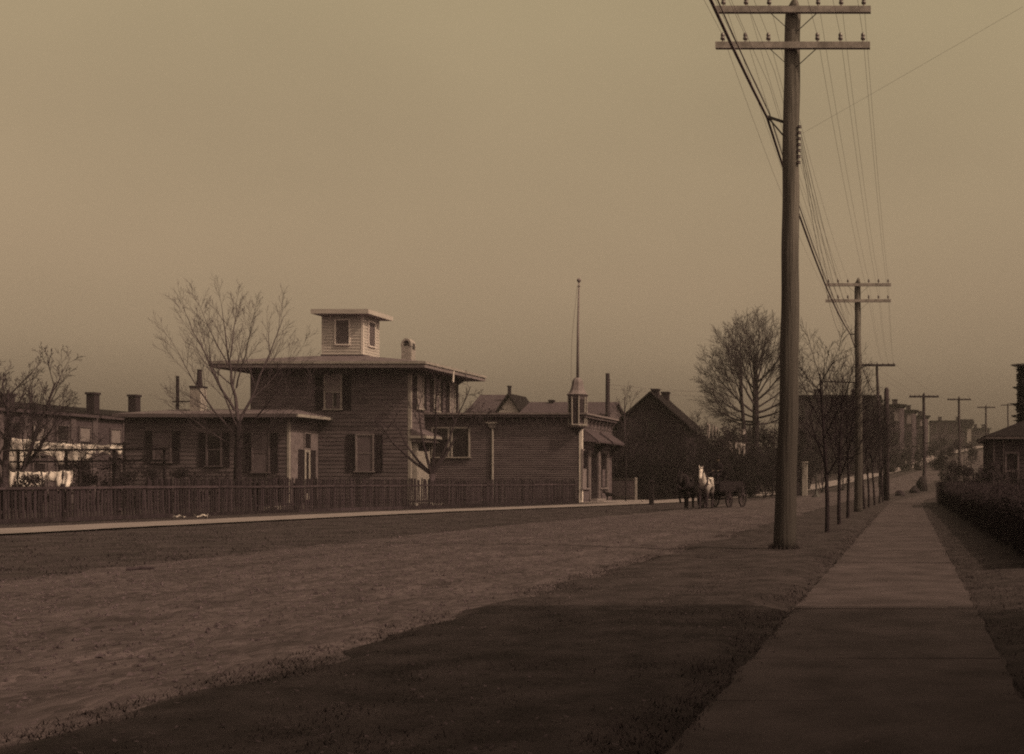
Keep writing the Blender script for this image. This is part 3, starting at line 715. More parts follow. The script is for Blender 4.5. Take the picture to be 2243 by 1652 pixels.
# ------------------------------------------------------------------ picket fence along the far walk
FP = [Vector((-34.6, 24, 0)), Vector((-31.3, 41, 0)), Vector((-27.9, 57.4, 0)), Vector((-21.95, 78.2, 0))]
fence = thing('picket_fence', (-27.9, 57.4, 0), 'long dark weathered picket fence along the far walk', 'fence')
def fence_pts(step):
    out = []
    for a, b in zip(FP, FP[1:]):
        n = int((b - a).length / step)
        for k in range(n): out.append((a.lerp(b, k / n), (b - a).normalized()))
    return out
pk = {}
def picket_mesh(h, w, tilt):
    key = (h, w, tilt)
    if key in pk: return pk[key]
    me = bpy.data.meshes.new('picket'); t = .012; hw = w / 2
    vs = []
    for y in (-t, t): vs += [(-hw, y, .06), (hw, y, .06), (hw + tilt, y, h - .05), (tilt, y, h), (-hw + tilt, y, h - .05)]
    fs = [(0, 1, 2, 3, 4), (9, 8, 7, 6, 5)] + [(k, 5 + k, 5 + (k + 1) % 5, (k + 1) % 5) for k in range(5)]
    me.from_pydata(vs, [], fs); me.update(); me.materials.append(M_FENCE); pk[key] = me; return me
cand = []
for i, (p, d) in enumerate(fence_pts(.142)):
    x = CX + p.x * F / p.y
    if x < -60: continue
    tall = x > 318
    cand.append((p, d, tall, i))
cand.sort(key=lambda c: c[0].y)
extra = MB()
for j, (p, d, tall, i) in enumerate(cand):
    h = (1.60 if tall else 1.27) + rng.choice((-.07, -.03, 0, 0, .02, .05)); w = rng.choice((.09, .085, .07)); tl = rng.choice((-.05, -.02, 0, 0, .02, .04))
    if rng.random() < .035: continue
    if j < 300:
        o = bpy.data.objects.new('picket', picket_mesh(h, w, tl)); COL.objects.link(o); o.parent = fence
        o.location = p - WORLD[fence.name] + d.cross(Vector((0, 0, 1))) * .07; o.rotation_euler = (0, 0, math.atan2(d.y, d.x))
    else:
        nn = d.cross(Vector((0, 0, 1))) * .07
        extra.bar(p + nn + Vector((0, 0, .06)), p + nn + Vector((0, 0, h)), .085, .024)
if extra.v:
    tag(extra.build('far_pickets', M_FENCE, fence), kind='stuff')
for a, b in zip(FP, FP[1:]):
    L = (b - a).length; n = max(1, round(L / 2.5))
    nn = (b - a).normalized().cross(Vector((0, 0, 1)))
    for k in range(n):
        p, q = a.lerp(b, k / n), a.lerp(b, (k + 1) / n)
        dz = rng.uniform(-.02, .02)
        MB().bar(p + Vector((0, 0, 1.24 + dz)) + nn * .105, q + Vector((0, 0, 1.24 + rng.uniform(-.02, .02))) + nn * .105, .05, .09).build('rail', M_FRAIL, fence)
        MB().bar(p + Vector((0, 0, .4)) + nn * .02, q + Vector((0, 0, .4)) + nn * .02, .05, .09).build('rail', M_FRAIL, fence)
        MB().bar(p + Vector((0, 0, -.2)) - nn * .08, p + Vector((0, 0, 1.34 + rng.uniform(0, .1))) - nn * .08, .11, .11).build('post', M_FENCE, fence)
        MB().bar(p + Vector((0, 0, .09)) + nn * .12, q + Vector((0, 0, .09)) + nn * .12, .03, .16).build('base_board', M_FENCE, fence)

# ------------------------------------------------------------------ utility poles and wires
def utility_pole(base, topx, toph, arms, label, r0=.215, r1=.14, group='utility poles along the verge', armw=3.15, detail=True):
    base = Vector(base); t = thing('utility_pole', base, label, 'utility pole', group)
    pts = []; rad = []
    n = 44
    for k in range(n + 1):
        u = k / n; z = base.z + (toph - .28) * u - (.25 if k == 0 else 0)
        pts.append((base.x + (topx - base.x) * u + .035 * math.sin(u * 5.2) + .008 * math.sin(u * 31), base.y, z)); rad.append((r0 + (r1 - r0) * u ** .8) * (1 + .05 * noise.noise(Vector((u * 9, base.y, 0)))))
    b = MB(); b.tube(pts, rad, 18)
    b.tube([pts[-1], (topx, base.y, base.z + toph - .08), (topx, base.y, base.z + toph)], [r1, r1 * .5, .03], 18)
    if base.y < 80:                                      # splits, knots and hand-hewn unevenness
        nv = []
        for v in b.v:
            cxx = base.x + (topx - base.x) * max(0, (v[2] - base.z)) / toph; a = math.atan2(v[1] - base.y, v[0] - cxx)
            k = 1 + .035 * noise.noise(Vector((math.cos(a) * 2.2, math.sin(a) * 2.2, v[2] * .25))) + .03 * noise.noise(Vector((math.cos(a) * 5, math.sin(a) * 5, v[2] * 1.3)))
            nv.append((cxx + (v[0] - cxx) * k, base.y + (v[1] - base.y) * k, v[2]))
        b.v = nv
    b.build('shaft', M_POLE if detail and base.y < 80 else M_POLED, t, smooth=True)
    ins = []
    for ai, (za, ni) in enumerate(arms):
        zc = base.z + za; cx = base.x + (topx - base.x) * (za / toph); y = base.y - r1 - .05
        ah = .065 if base.y < 80 else .1
        MB().box(cx - armw / 2, cx + armw / 2, y - .05, y + .05, zc - ah, zc + ah).build('crossarm', M_ARM if base.y < 80 else M_POLED, t)
        if detail:
            for sg in (-1, 1):
                MB().bar((cx + sg * .48, y + .03, zc - .05), (cx + sg * .06, y + .06, zc - .42), .03, .008).build('brace', M_IRON, t)
        half = ni // 2
        for k in range(ni):
            off = ([-1.43, -.97, -.5, .5, .97, 1.43] if ni == 6 else [-1.4, -.8, .8, 1.4])[k]
            x = cx + off * armw / 3.15
            if detail:
                pin = MB(); pin.tube([(x, y, zc + .06), (x, y, zc + .15)], .018, 6); pin = pin.build('pin', M_ARM, t)
                MB().lathe((x, y, zc + .12), [(.045, 0), (.05, .03), (.035, .06), (.045, .075), (.04, .12), (.012, .145)], 8).build('insulator', M_GLASSY, pin, smooth=True)
            else:
                MB().tube([(x, y, zc + .06), (x, y, zc + .24)], .035, 5).build('insulator', M_GLASSY, t)
            ins.append(Vector((x, y, zc + .21)))
    return t, ins
b1 = at(1717, 1213, 24.4); b1.z = .1
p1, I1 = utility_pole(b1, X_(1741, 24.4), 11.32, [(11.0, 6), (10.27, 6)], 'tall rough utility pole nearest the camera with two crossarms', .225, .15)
b2 = (X_(1879, 53.5), 53.5, .1)
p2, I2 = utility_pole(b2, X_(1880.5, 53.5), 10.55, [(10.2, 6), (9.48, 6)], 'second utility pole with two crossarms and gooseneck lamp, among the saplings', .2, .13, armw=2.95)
b3 = (X_(1930, 104), 104, .1)
p3, I3 = utility_pole(b3, X_(1921.5, 104), Z_(797, 104), [(Z_(803, 104), 6)], 'third utility pole with one crossarm, behind the second pole', .19, .11)
far = []
for (x, ytop, Y, aw, lab) in ((2024, 860, 126, 65, 'utility pole with one crossarm standing by dark boulders at the bend'), (2101, 868, 157, 52, 'utility pole rising behind the hedge before the far flat-roofed houses'),
                         (2160, 887, 205, 40, 'distant utility pole left of the hip-roofed cottage'), (2208, 883, 256, 32, 'farthest utility pole, rising above the cottage roof')):
    X = X_(x, Y); zg = gz(X, Y); H = Z_(ytop, Y) - zg
    p, I = utility_pole((X, Y, zg), X, H, [(H - .45, 6 if Y < 150 else 4)], lab, .21, .15, armw=aw * Y / F, detail=Y < 140); far.append(I)
# cut-off stub pole
sp = thing('stub_pole', (X_(1941, 83), 83, 0), 'thick cut-off pole without crossarms at the end of the sapling row', 'pole')
b = MB(); b.tube([(X_(1941, 83), 83, -.2), (X_(1941.5, 83), 83, Z_(930, 83)), (X_(1942, 83), 83, Z_(853, 83)), (X_(1942, 83), 83, Z_(849, 83))], [.24, .2, .165, .08], 10); b.build('shaft', M_POLED, sp, smooth=True)
b = MB()
for k in range(6): b.bar((X_(1941, 83) + .17 * (1 if k % 2 else -1), 83, 2 + k * .8), (X_(1941, 83) + .34 * (1 if k % 2 else -1), 83, 2 + k * .8), .03, .03)
b.build('climbing_steps', M_IRON, sp)

def wire(name, pts, r, label, cat, sag=.5, group=None):
    out = []
    for a, b_ in zip(pts, pts[1:]):
        n = 14; s_ = sag * min(1.5, ((b_ - a).length / 30) ** 2)
        for k in range(n + (1 if b_ is pts[-1] else 0)):
            t = k / n; p = a.lerp(b_, t); p.z -= 4 * s_ * t * (1 - t); out.append(p)
    mb = MB(); mb.tube(out, r, 5)
    return tag(mb.build(name, M_WIRE), label, cat, group)
# overhead line wires: from behind the camera, over pole one, to pole two and on
back = [Vector((p.x - .3, -9.0, p.z + .0)) for p in I1]
sides = ['outermost left', 'second left', 'inner left', 'inner right', 'second right', 'outermost right']
for k in range(12):
    row = 'upper' if k < 6 else 'lower'
    wire('telephone_wire', [back[k], I1[k], I2[k], (I3[k % 6])], .0036, f'thin overhead wire on the {sides[k % 6]} pins of the {row} crossarms', 'wire', .45, 'overhead line wires')
for k in range(3):
    i = (0, 2, 5)[k]
    wire('telephone_wire', [I3[i], far[0][i]], .008, ['leftmost', 'middle', 'rightmost'][k] + ' thin wire between the third pole and the pole at the bend', 'wire', .4, 'overhead line wires')
# heavy cable and its hanger on the pole's left flank
cab = [Vector((-2.95, -9, 9.3)), Vector((-2.90, 24.4, 8.95)), Vector((-2.62, 53.5, 8.1)), Vector((-1.9, 104, 8.0))]
wire('heavy_cable', cab, .028, 'thick dark cable sloping past the left side of the near pole', 'cable', .55)
wire('messenger_wire', [c_ + Vector((.03, 0, .12)) for c_ in cab], .012, 'steel wire running just above the thick dark cable', 'wire', .5)
b = MB(); b.bar((-2.9, 24.4, 8.98), (X_(1735, 24.4) - .1, 24.4, 8.85), .05, .05); b.bar((-2.9, 24.4, 8.98), (X_(1735, 24.4) - .1, 24.4, 8.5), .04, .03); b.build('cable_bracket', M_IRON, p1)
b = MB(); b.bar((-2.62, 53.5, 8.1), (X_(1880, 53.5), 53.5, 8.1), .05, .05); b.build('cable_bracket', M_IRON, p2)
# porcelain knobs down the right flank of the near pole and the wires they carry
kn = []
for k in range(7):
    y_ = 278 + 13 * k; q = at(1751.5 - k * .3, y_, 24.3)
    b = MB(); b.lathe((q.x, q.y, q.z - .03), [(.012, 0), (.045, .01), (.03, .03), (.045, .05), (.012, .06)], 8); b.build('porcelain_knob', M_GLASSY, p1); kn.append(q)
for k in range(4):
    tgt = at(1860 - k * 6, 690 + k * 16, 53.3)
    wire('service_wire', [kn[k + 1] + Vector((.03, 0, 0)), tgt], .006, ['topmost', 'second', 'third', 'lowest'][k] + ' of the wires leaving the knobs on the near pole', 'wire', .35 + .12 * k, 'wires from the porcelain knobs')
for k in range(3):
    a = Vector((-3.1 - .25 * k, -9, 10.4 - .3 * k)); wire('telephone_wire', [a, Vector((-2.75 - .1 * k, 24.4, 9.9 - .3 * k)), Vector((-2.6 - .1 * k, 53.5, 8.9 - .25 * k))], .0036, ['upper', 'middle', 'lower'][k] + ' of three wires just left of the near pole shaft', 'wire', .4, 'wires beside the near pole')
wire('guy_wire', [at(1758, 292, 24.4), at(2240, 15, 19.5)], .0018, 'faint single wire rising right from the near pole', 'wire', .15)
for k in range(2):
    wire('telephone_wire', [at(1331, 842 + 9 * k, 100), at(1560, 860 + 10 * k, 118)], .012, ['upper', 'lower'][k] + ' faint wire above the dark gabled house', 'wire', .2)
# gooseneck gas lamp on pole two
gl = thing('street_lamp', (X_(1873, 53.3), 53.3, Z_(838, 53.3)), 'gooseneck street lamp reaching left from the second pole', 'street lamp')
pts = [at(1874, 838, 53.3), at(1845, 837.5, 53.3), at(1808, 836, 53.3), at(1797, 838, 53.3), at(1790.5, 846, 53.3), at(1789, 856, 53.3)]
b = MB(); b.tube(pts, .028, 6); b.build('arm', M_IRON, gl)
q = at(1789, 856, 53.3); b = MB(); b.lathe((q.x, q.y, q.z - .3), [(.03, 0), (.10, .04), (.12, .12), (.06, .22), (.04, .3)], 8); b.build('lamp_head', M_IRON, gl)
b = MB(); b.lathe((q.x, q.y, q.z - .34), [(.02, -.06), (.24, 0), (.25, .02), (.05, .06)], 10); b.build('reflector', M_IRON, gl)
b = MB(); b.tube([at(1870, 800, 53.3), at(1840, 837, 53.3)], .012, 4); b.build('stay_rod', M_IRON, gl)

# ------------------------------------------------------------------ sapling row along the verge
PS = dict(levels=3, k=[15, 7, 4], t0=[.36, .15, .2], ang=[40, 34, 32], lr=[.46, .5, .55], taper=[.3, .3, .4], wob=.10, trop=[.06, .07, .04], rmin=.005, rr=.5, seg=.45, fall=.35)
sap = [(1811.5, 32.3, 5.3), (1838.5, 38.4, 5.2), (1856.5, 44.3, 5.6), (1894, 58.5, 6.0), (1903, 62.5, 5.8), (1916, 68, 6.2), (1926, 73.5, 6.0), (1934, 78.5, 6.0)]
sl = ['nearest young bare street tree, just right of the big pole', 'second young bare street tree from the camera', 'young bare street tree just left of the second pole', 'young bare street tree just right of the second pole',
      'fifth young bare street tree in the row from the camera', 'sixth young bare street tree in the row from the camera', 'seventh young bare street tree in the row from the camera', 'last young bare street tree, beside the cut-off pole']
for k, (x, Y, h) in enumerate(sap):
    bare_tree('street_tree', (X_(x, Y), Y, .08), sl[k], 40 + k, [((.02 * (-1) ** k, 0, 1), h * .85, .068)], PS, 'young street trees along the verge', m=M_BARKD)

# ------------------------------------------------------------------ yard trees
PB = dict(levels=4, k=[6, 6, 5, 4], t0=[.3, .25, .2, .2], ang=[30, 33, 34, 35], lr=[.55, .52, .5, .5], taper=[.3, .3, .4, .5], wob=.09, trop=[.02, .06, .05, .02], rmin=.011, rr=.6, seg=.7)
def limb(tr, cr, r_, p0, p1, r0, P, bow=.12, lev=0, thick_lev=False):
    """a long limb rising from p0 to p1, set with shoots"""
    p0, p1 = Vector(p0), Vector(p1); D = p1 - p0; n = 9; L = D.length
    c = p0.lerp(p1, .5) + Vector((D.x * bow * .5, D.y * bow * .5, -abs(D.x) * bow))
    pts = []; rad = []
    for k in range(n + 1):
        t = k / n; p = p0 * (1 - t) ** 2 + c * (2 * t * (1 - t)) + p1 * t * t
        if 0 < k: p = p + Vector((r_.uniform(-1, 1), r_.uniform(-1, 1), r_.uniform(-.5, .5))) * L * .008
        pts.append(p); rad.append(max(P['rmin'], r0 * (1 - .9 * t)))
    cr.tube(pts, rad, 6, cap=False)
    ns = P['ns']
    for k in range(ns):
        t = .22 + .78 * (k + r_.random()) / ns; t = min(t, .99); i = int(t * n); q = pts[i].lerp(pts[i + 1], t * n - i); d = (pts[i + 1] - pts[i]).normalized()
        o1 = d.orthogonal().normalized(); o2 = d.cross(o1); az = k * 2.4 + r_.uniform(-.5, .5); ang = math.radians(P['ang0'] * r_.uniform(.7, 1.3))
        nd = d * math.cos(ang) + (o1 * math.cos(az) + o2 * math.sin(az)) * math.sin(ang) + Vector((0, 0, P['lift']))
        grow(tr, cr, r_, q, nd.normalized(), L * P['sl'] * (1.1 - .55 * t) * r_.uniform(.7, 1.25), max(P['rmin'], rad[i] * .45), 1, P)
ty = 66.5
PY = dict(levels=3, k=[0, 6, 4], t0=[.2, .15, .2], ang=[25, 26, 28], lr=[.5, .52, .5], taper=[.3, .25, .4], wob=.05, trop=[0, .05, .04], rmin=.0055, rr=.5, seg=.5, fall=.3, ns=8, ang0=30, sl=.38, lift=.12)
yt = thing('yard_tree', (X_(520, ty), ty, 0), 'large bare many-stemmed tree before the left wing of the house', 'tree')
r_ = random.Random(5); tr, cr = MB(), MB(); g0 = Vector((X_(520, ty), ty, -.15))
def tq(x, y, dy=0): return at(x, y, ty + dy)
tr.tube([g0, tq(521, 1000), tq(523, 960), tq(522, 920)], [.24, .2, .19, .15], 8, cap=False)
for (xa, ya, xb, yb, r, dy) in ((522, 925, 486, 668, .13, .4), (515, 900, 402, 672, .10, -.8), (522, 930, 620, 690, .11, .8), (521, 960, 380, 752, .085, 1.0), (518, 850, 560, 672, .06, -.6), (500, 800, 432, 655, .055, .5),
                            (522, 960, 655, 770, .07, -1.2), (505, 780, 520, 650, .05, 1.2), (521, 985, 690, 850, .05, -.8), (521, 980, 375, 868, .05, .6), (522, 940, 440, 730, .07, -1.6)):
    p0 = tq(xa, ya, 0); limb(tr, cr, r_, p0, tq(xb, yb, dy * 1.4), r * .78, PY)
tr.build('trunk', M_BARKD, yt, smooth=True); cr.build('crown', M_TWIGY, yt)
PB['wob'] = .06; PB['rmin'] = .009
ty = 70.5
PF = dict(levels=4, k=[2, 6, 5, 3], t0=[.9, .2, .2, .2], ang=[60, 42, 40, 38], lr=[1.7, .5, .55, .5], taper=[.8, .3, .35, .5], wob=.13, trop=[0, .03, .02, 0], rmin=.011, rr=.62, seg=.55)
ft = thing('fruit_tree', (X_(946, ty), ty, 0), 'small spreading bare fruit tree before the shop window', 'tree')
r_ = random.Random(9); tr, cr = MB(), MB(); fb0 = Vector((X_(946, ty), ty, -.1))
tr.tube([fb0, fb0 + Vector((0, 0, 1.2)), fb0 + Vector((.02, 0, 2.0))], [.2, .17, .18], 8)
for (x2, y2, x3, y3) in ((890, 975, 850, 870), (862, 972, 815, 935), (985, 960, 1010, 840), (1000, 955, 1075, 905), (955, 930, 965, 835), (925, 960, 905, 860)):
    a = fb0 + Vector((0, 0, 1.95)); m_ = at(x2, y2, ty + r_.uniform(-.8, .8)); e = at(x3, y3, ty + r_.uniform(-1.5, 1.5))
    d = (m_ - a); cr.tube([a, a.lerp(m_, .5) + Vector((0, 0, -.12)), m_], [.11, .08, .06], 5, cap=False)
    grow(tr, cr, r_, m_, (e - m_).normalized(), (e - m_).length, .06, 1, PF)
tr.build('trunk', M_BARK, ft, smooth=True); cr.build('crown', M_TWIG, ft)
PL = dict(PB, k=[6, 5, 4, 3])
bare_tree('yard_tree', (X_(12, 62), 62, 0), 'bare tree at the left edge beside the laundry', 15, [((-.02, 0, 1), 6.4, .2), ((.34, .1, 1), 7.2, .12), ((-.2, 0, 1), 6.6, .1), ((.55, -.1, 1), 5.8, .08)], dict(PL, k=[8, 6, 4, 3]))
bare_tree('yard_tree', (X_(1002, 92), 92, 0), 'bare tree behind the house showing past its right eave', 31, [((.12, 0, 1), 6.0, .16)], PL)
bare_tree('yard_tree', (X_(1374, 98), 98, 0), 'slender bare tree behind the shop, right of the stub pole', 18, [((-.01, 0, 1), 8.6, .12)], dict(PB, k=[9, 4, 3, 2], lr=[.42, .45, .5, .5]))
bare_tree('yard_tree', (X_(1300, 112), 112, 0), 'hazy bare tree behind the shop turret', 19, [((.05, 0, 1), 6.5, .14), ((-.15, 0, 1), 5.5, .1)], PL)
# the great elm beyond
PE = dict(levels=5, k=[9, 7, 5, 4, 3], t0=[.28, .25, .2, .2, .2], ang=[36, 32, 34, 36, 38], lr=[.56, .52, .5, .5, .5], taper=[.35, .3, .35, .4, .6], wob=.075, trop=[0, .05, .04, .02, 0], rmin=.013, rr=.58, seg=1.0, fall=.3)
ey = 116
PG = dict(levels=3, k=[0, 7, 4], t0=[.2, .15, .2], ang=[25, 30, 32], lr=[.5, .5, .5], taper=[.3, .25, .35], wob=.05, trop=[0, .035, .01], rmin=.0085, rr=.5, seg=.7, fall=.25, ns=16, ang0=34, sl=.36, lift=.06)
def dome_tree(label, bx, Y, seed, lean_x, fork_y, limbs, r0, P):
    t = thing('elm_tree', (X_(bx, Y), Y, .1), label, 'tree'); r_ = random.Random(seed); tr, cr = MB(), MB()
    pts = [at(bx, HY + 1.5 * F / Y, Y), at(bx + lean_x * .35, 960, Y), at(bx + lean_x * .7, 900, Y), at(bx + lean_x, fork_y, Y), at(bx + lean_x, fork_y - 75, Y)]
    tr.tube(pts, [r0 * 1.25, r0, r0 * .93, r0 * .8, r0 * .35], 9, cap=False)
    for (fy, x, y) in limbs:
        dy = r_.uniform(-3.2, 3.2)
        k = (960 - fy) / (960 - (fork_y - 75)); p0 = at(bx + lean_x * min(1, .35 + .65 * k), fy, Y)
        limb(tr, cr, r_, p0, at(1655 + (x - 1655) * 1.05, y + 24 * (900 - y) / 200, Y + dy), r0 * r_.uniform(.26, .38), P, bow=.20)
    tr.build('trunk', M_BARKD, t, smooth=True); cr.build('crown', M_TWIG, t)
dome_tree('great bare elm with rounded crown behind the near pole', 1655, ey, 23, 0, 850,
          [(925, 1552, 872), (915, 1540, 818), (905, 1555, 775), (915, 1750, 860), (905, 1768, 810), (895, 1760, 770), (890, 1592, 728), (880, 1742, 738), (885, 1615, 704), (870, 1722, 712), (875, 1634, 688), (865, 1702, 694), (860, 1650, 676), (850, 1682, 678), (845, 1664, 670), (855, 1602, 742), (840, 1716, 742), (830, 1640, 710), (820, 1680, 706), (930, 1580, 905), (930, 1730, 900)], .34, PG)
dome_tree('leaning second trunk beside the great bare elm', 1636, ey - 2, 27, -14, 850,
          [(920, 1556, 850), (905, 1545, 795), (895, 1575, 738), (880, 1590, 715), (870, 1605, 702), (860, 1622, 690), (850, 1565, 765)], .19, PG)
for k, (x, Y, h, lab) in enumerate(((1500, 128, 4.5, 'small bare tree just right of the dark gabled house'), (1530, 122, 4.2, 'low bare tree between the gabled house and the elm'), (1600, 135, 4.4, 'small bare tree seen under the elm boughs'),
                              (1800, 140, 6.5, 'bare tree behind the gooseneck lamp'), (1925, 135, 6.0, 'bare tree behind the stub pole'), (1480, 118, 4.8, 'bare tree beside the right slope of the gabled roof'), (1956, 192, 6.5, 'bare tree before the tallest stepped row house'), (1996, 205, 5.5, 'bare tree before the lowest stepped row house'), (2062, 260, 6.0, 'bare tree before the far brick block'))):
    bare_tree('background_tree', (X_(x, Y), Y, gz(X_(x, Y), Y)), lab, 60 + k, [((.02, 0, 1), h, .1), ((.2, .1, 1), h * .9, .07)], dict(PL, k=[6, 5, 4, 2]), 'bare trees in the background')

tang = [(1348, 95, 4.0, 'behind the board fence by the shop'), (1392, 96, 3.6, 'before the left half of the gabled wall'), (1425, 95.5, 3.2, 'before the middle of the gabled wall'), (1458, 96, 3.8, 'before the right half of the gabled wall'), (1490, 97, 4.4, 'at the right corner of the gabled house'),
        (1520, 101, 4.6, 'just left of the dark horse, against the thicket'), (1556, 99, 4.2, 'directly behind the grey horse'), (1590, 100, 4.8, 'behind the wagon box'), (1622, 101, 4.4, 'just right of the wagon wheels'), (1675, 103, 4.8, 'at the left side of the near pole'), (1752, 118, 5.2, 'right of the near pole before the large block'), (1800, 124, 5.5, 'before the middle of the large block'), (1845, 128, 5.5, 'before the block, left of the second pole'),
        (1338, 104, 6.4, 'rising between shop and gabled house'), (1372, 93, 5.0, 'nearest the left of the gabled house'), (1410, 94, 5.6, 'crossing the left slope of the gabled roof'), (1478, 93.5, 5.8, 'crossing the right slope of the gabled roof'), (1508, 98, 6.0, 'filling the gap beside the gabled house'), (1536, 108, 6.2, 'behind the thicket left of the elm'), (1572, 110, 5.4, 'under the left boughs of the elm'), (1605, 108, 5.6, 'before the leaning elm trunk'), (1645, 109, 5.0, 'at the foot of the great elm'), (1690, 110, 5.6, 'right of the elm, beside the near pole'), (1725, 106, 5.0, 'hidden half behind the near pole')]
for k, (x, Y, h, lab) in enumerate(tang):
    bare_tree('scrub_tree', (X_(x, Y), Y, gz(X_(x, Y), Y)), 'low tangled scrub tree ' + lab, 200 + k, [((.1, 0, 1), h * .95, .07), ((-.35, .1, 1), h * .8, .05), ((.4, -.1, 1), h * .75, .045)],
              dict(PB, k=[7, 6, 4, 2], t0=[.15, .2, .2, .2], ang=[40, 40, 38, 36], wob=.12, rmin=.012), 'tangled scrub trees across the road', m=M_BARKD)
# ------------------------------------------------------------------ houses behind
def gable_house(name, label, x0, x1, y0, y1, zw, zr, wm, rm, over=.35, ridge='y', cat='house', z0=0):
    """ridge 'y': gable end looks at the camera; ridge 'x': roof slope looks at the camera"""
    t = thing(name, ((x0 + x1) / 2, (y0 + y1) / 2, z0), label, cat)
    w = MB()
    if ridge == 'y':
        xm = (x0 + x1) / 2
        w.prism([(x0, z0 - .5), (x1, z0 - .5), (x1, zw), (xm, zr - .12), (x0, zw)], y0, y1, 'y'); w.build('wall', wm, t)
        sl = (zr - zw) / (xm - x0)
        for sg, xe in ((-1, x0), (1, x1)):
            xo = xe + sg * over; zo = zw - sl * over
            MB().prism([(xm, zr), (xo, zo), (xo, zo + .14), (xm, zr + .16)], y0 - over, y1 + over, 'y').build('roof_slope', rm, t)
    else:
        ym = (y0 + y1) / 2
        w.prism([(y0, z0 - .5), (y1, z0 - .5), (y1, zw), (ym, zr - .12), (y0, zw)], x0, x1, 'x'); w.build('wall', wm, t)
        sl = (zr - zw) / (ym - y0)
        for sg, ye in ((-1, y0), (1, y1)):
            yo = ye + sg * over; zo = zw - sl * over
            MB().prism([(ym, zr), (yo, zo), (yo, zo + .14), (ym, zr + .16)], x0 - over, x1 + over, 'x').build('roof_slope', rm, t)
    return t
def chimney(parent, x0, x1, y, z0, z1, m=None):
    b = MB(); b.box(x0, x1, y, y + (x1 - x0), z0, z1 - .15); b.box(x0 - .06, x1 + .06, y - .06, y + (x1 - x0) + .06, z1 - .149, z1); b.build('chimney', m or M_BRICK, parent)
# dark gabled house beyond the shop
Y = 99.0
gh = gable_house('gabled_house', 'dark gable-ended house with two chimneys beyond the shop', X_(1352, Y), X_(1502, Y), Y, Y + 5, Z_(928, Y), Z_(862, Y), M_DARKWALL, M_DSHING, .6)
chimney(gh, X_(1425, Y), X_(1440, Y), Y + .3, Z_(890, Y), Z_(851, Y)); chimney(gh, X_(1449, Y + 4), X_(1464, Y + 4), Y + 4, Z_(890, Y), Z_(858, Y + 4))
xm = (X_(1352, Y) + X_(1502, Y)) / 2
for u in (-1.5, 1.5):
    window(gh, 'S', Y, xm + u - .4, xm + u + .4, 1.2, 2.9, frame=M_DARKWALL); 
window(gh, 'S', Y, xm - .35, xm + .35, 5.0, 6.4, frame=M_DARKWALL)
# small houses seen over the shop roof
Y = 128.0
h1 = gable_house('background_house', 'house with dark roof and white gable seen over the shop roof', X_(1030, Y), X_(1118, Y + 3), Y, Y + 8, Z_(902, Y), Z_(868, Y + 4), M_SHOP, M_SHING, .35, ridge='x')
xa, xb, xm_ = X_(1088, Y - 2), X_(1136, Y - 2), X_(1112, Y - 2)
h1g = MB(); h1g.prism([(xa, 0), (xb, 0), (xb, Z_(905, Y)), (xm_, Z_(872, Y)), (xa, Z_(905, Y))], Y - 1.5, Y + 3, 'y'); h1g.build('gable_wing', M_WHITE, h1)
for sg, xe in ((-1, xa), (1, xb)):
    xo = xe + sg * .35; zt_ = Z_(870, Y); sl = (Z_(872, Y) - Z_(905, Y)) / (xm_ - xa); zo = Z_(905, Y) - sl * .35
    MB().prism([(xm_, zt_), (xo, zo), (xo, zo + .3), (xm_, zt_ + .3)], Y - 2.0, Y + 4, 'y').build('roof_slope', M_DSHING, h1)
chimney(h1, X_(1112, Y + 2), X_(1118, Y + 2), Y + 2, Z_(880, Y), Z_(845, Y + 2))
Y = 120.0
h2 = gable_house('background_house', 'low house with plain grey roof and small chimney, left of the turret', X_(1143, Y), X_(1330, Y), Y, Y + 7, Z_(908, Y), Z_(884, Y + 3.5), M_SHOP, M_SHING, .3, ridge='x')
chimney(h2, X_(1202, Y + 3), X_(1212, Y + 3), Y + 3, Z_(890, Y), Z_(876, Y + 3))
# row houses on the left, receding
RX = -56.0
def row_y(x): return -RX * F / (CX - x)
for (xa, xb, lab) in ((-60, 208, 'brick row house with laundry before it at the left edge'), (214, 420, 'brick row house behind the wing of the cupola house')):
    ya, yb = row_y(xa), row_y(xb); zt = 6.05
    t = thing('row_house', (RX - 4, (ya + yb) / 2, 0), lab, 'house', 'row houses at the left')
    MB().box(RX - 8, RX, ya, yb, -.3, zt - .01).build('wall', M_BRICKM, t)
    b = MB(); b.box(RX - 8.2, RX + .3, ya - .05, yb + .02, zt - .25, zt); b.build('cornice', M_BRICKM, t)
    b = MB(); b.prism([(RX + .35, zt + .002), (RX - 4, zt + .75), (RX - 8.3, zt + .002)], ya - .05, yb + .02, 'y'); b.build('roof', M_DSHING, t)
    b = MB(); b.box(RX - .1, RX + .06, yb - .3, yb + .015, 0, zt - .26); b.build('corner_strip', M_TRIM, t)
    n = 5 if xa < 0 else 3
    for k in range(n):
        yc = ya + (yb - ya) * (k + .5) / n
        window(t, 'E', RX, yc - .5, yc + .5, 3.2, 5.1, frame=M_SHOP, glass=M_GLASS if k % 2 else M_CURT, lower=M_GLASS)
        window(t, 'E', RX, yc - .5, yc + .5, .9, 2.6, frame=M_SHOP, glass=M_GLASS)
        b = MB(); b.box(RX + .002, RX + .09, yc + .75, yc + 1.25, 0, zt - .26); b.build('pilaster', M_SHOP, t)
    for x in ((30, 216) if xa < 0 else (306,)):
        yy = row_y(x) - .4; zz = Z_(861 if x < 100 else 859 if x < 250 else 864, yy)
        b = MB(); b.box(RX - .65, RX - .1, yy + .1, yy + .65, zt - .3, zz - .15); b.box(RX - .71, RX - .04, yy + .04, yy + .71, zz - .149, zz); b.build('chimney', M_BRICK, t)
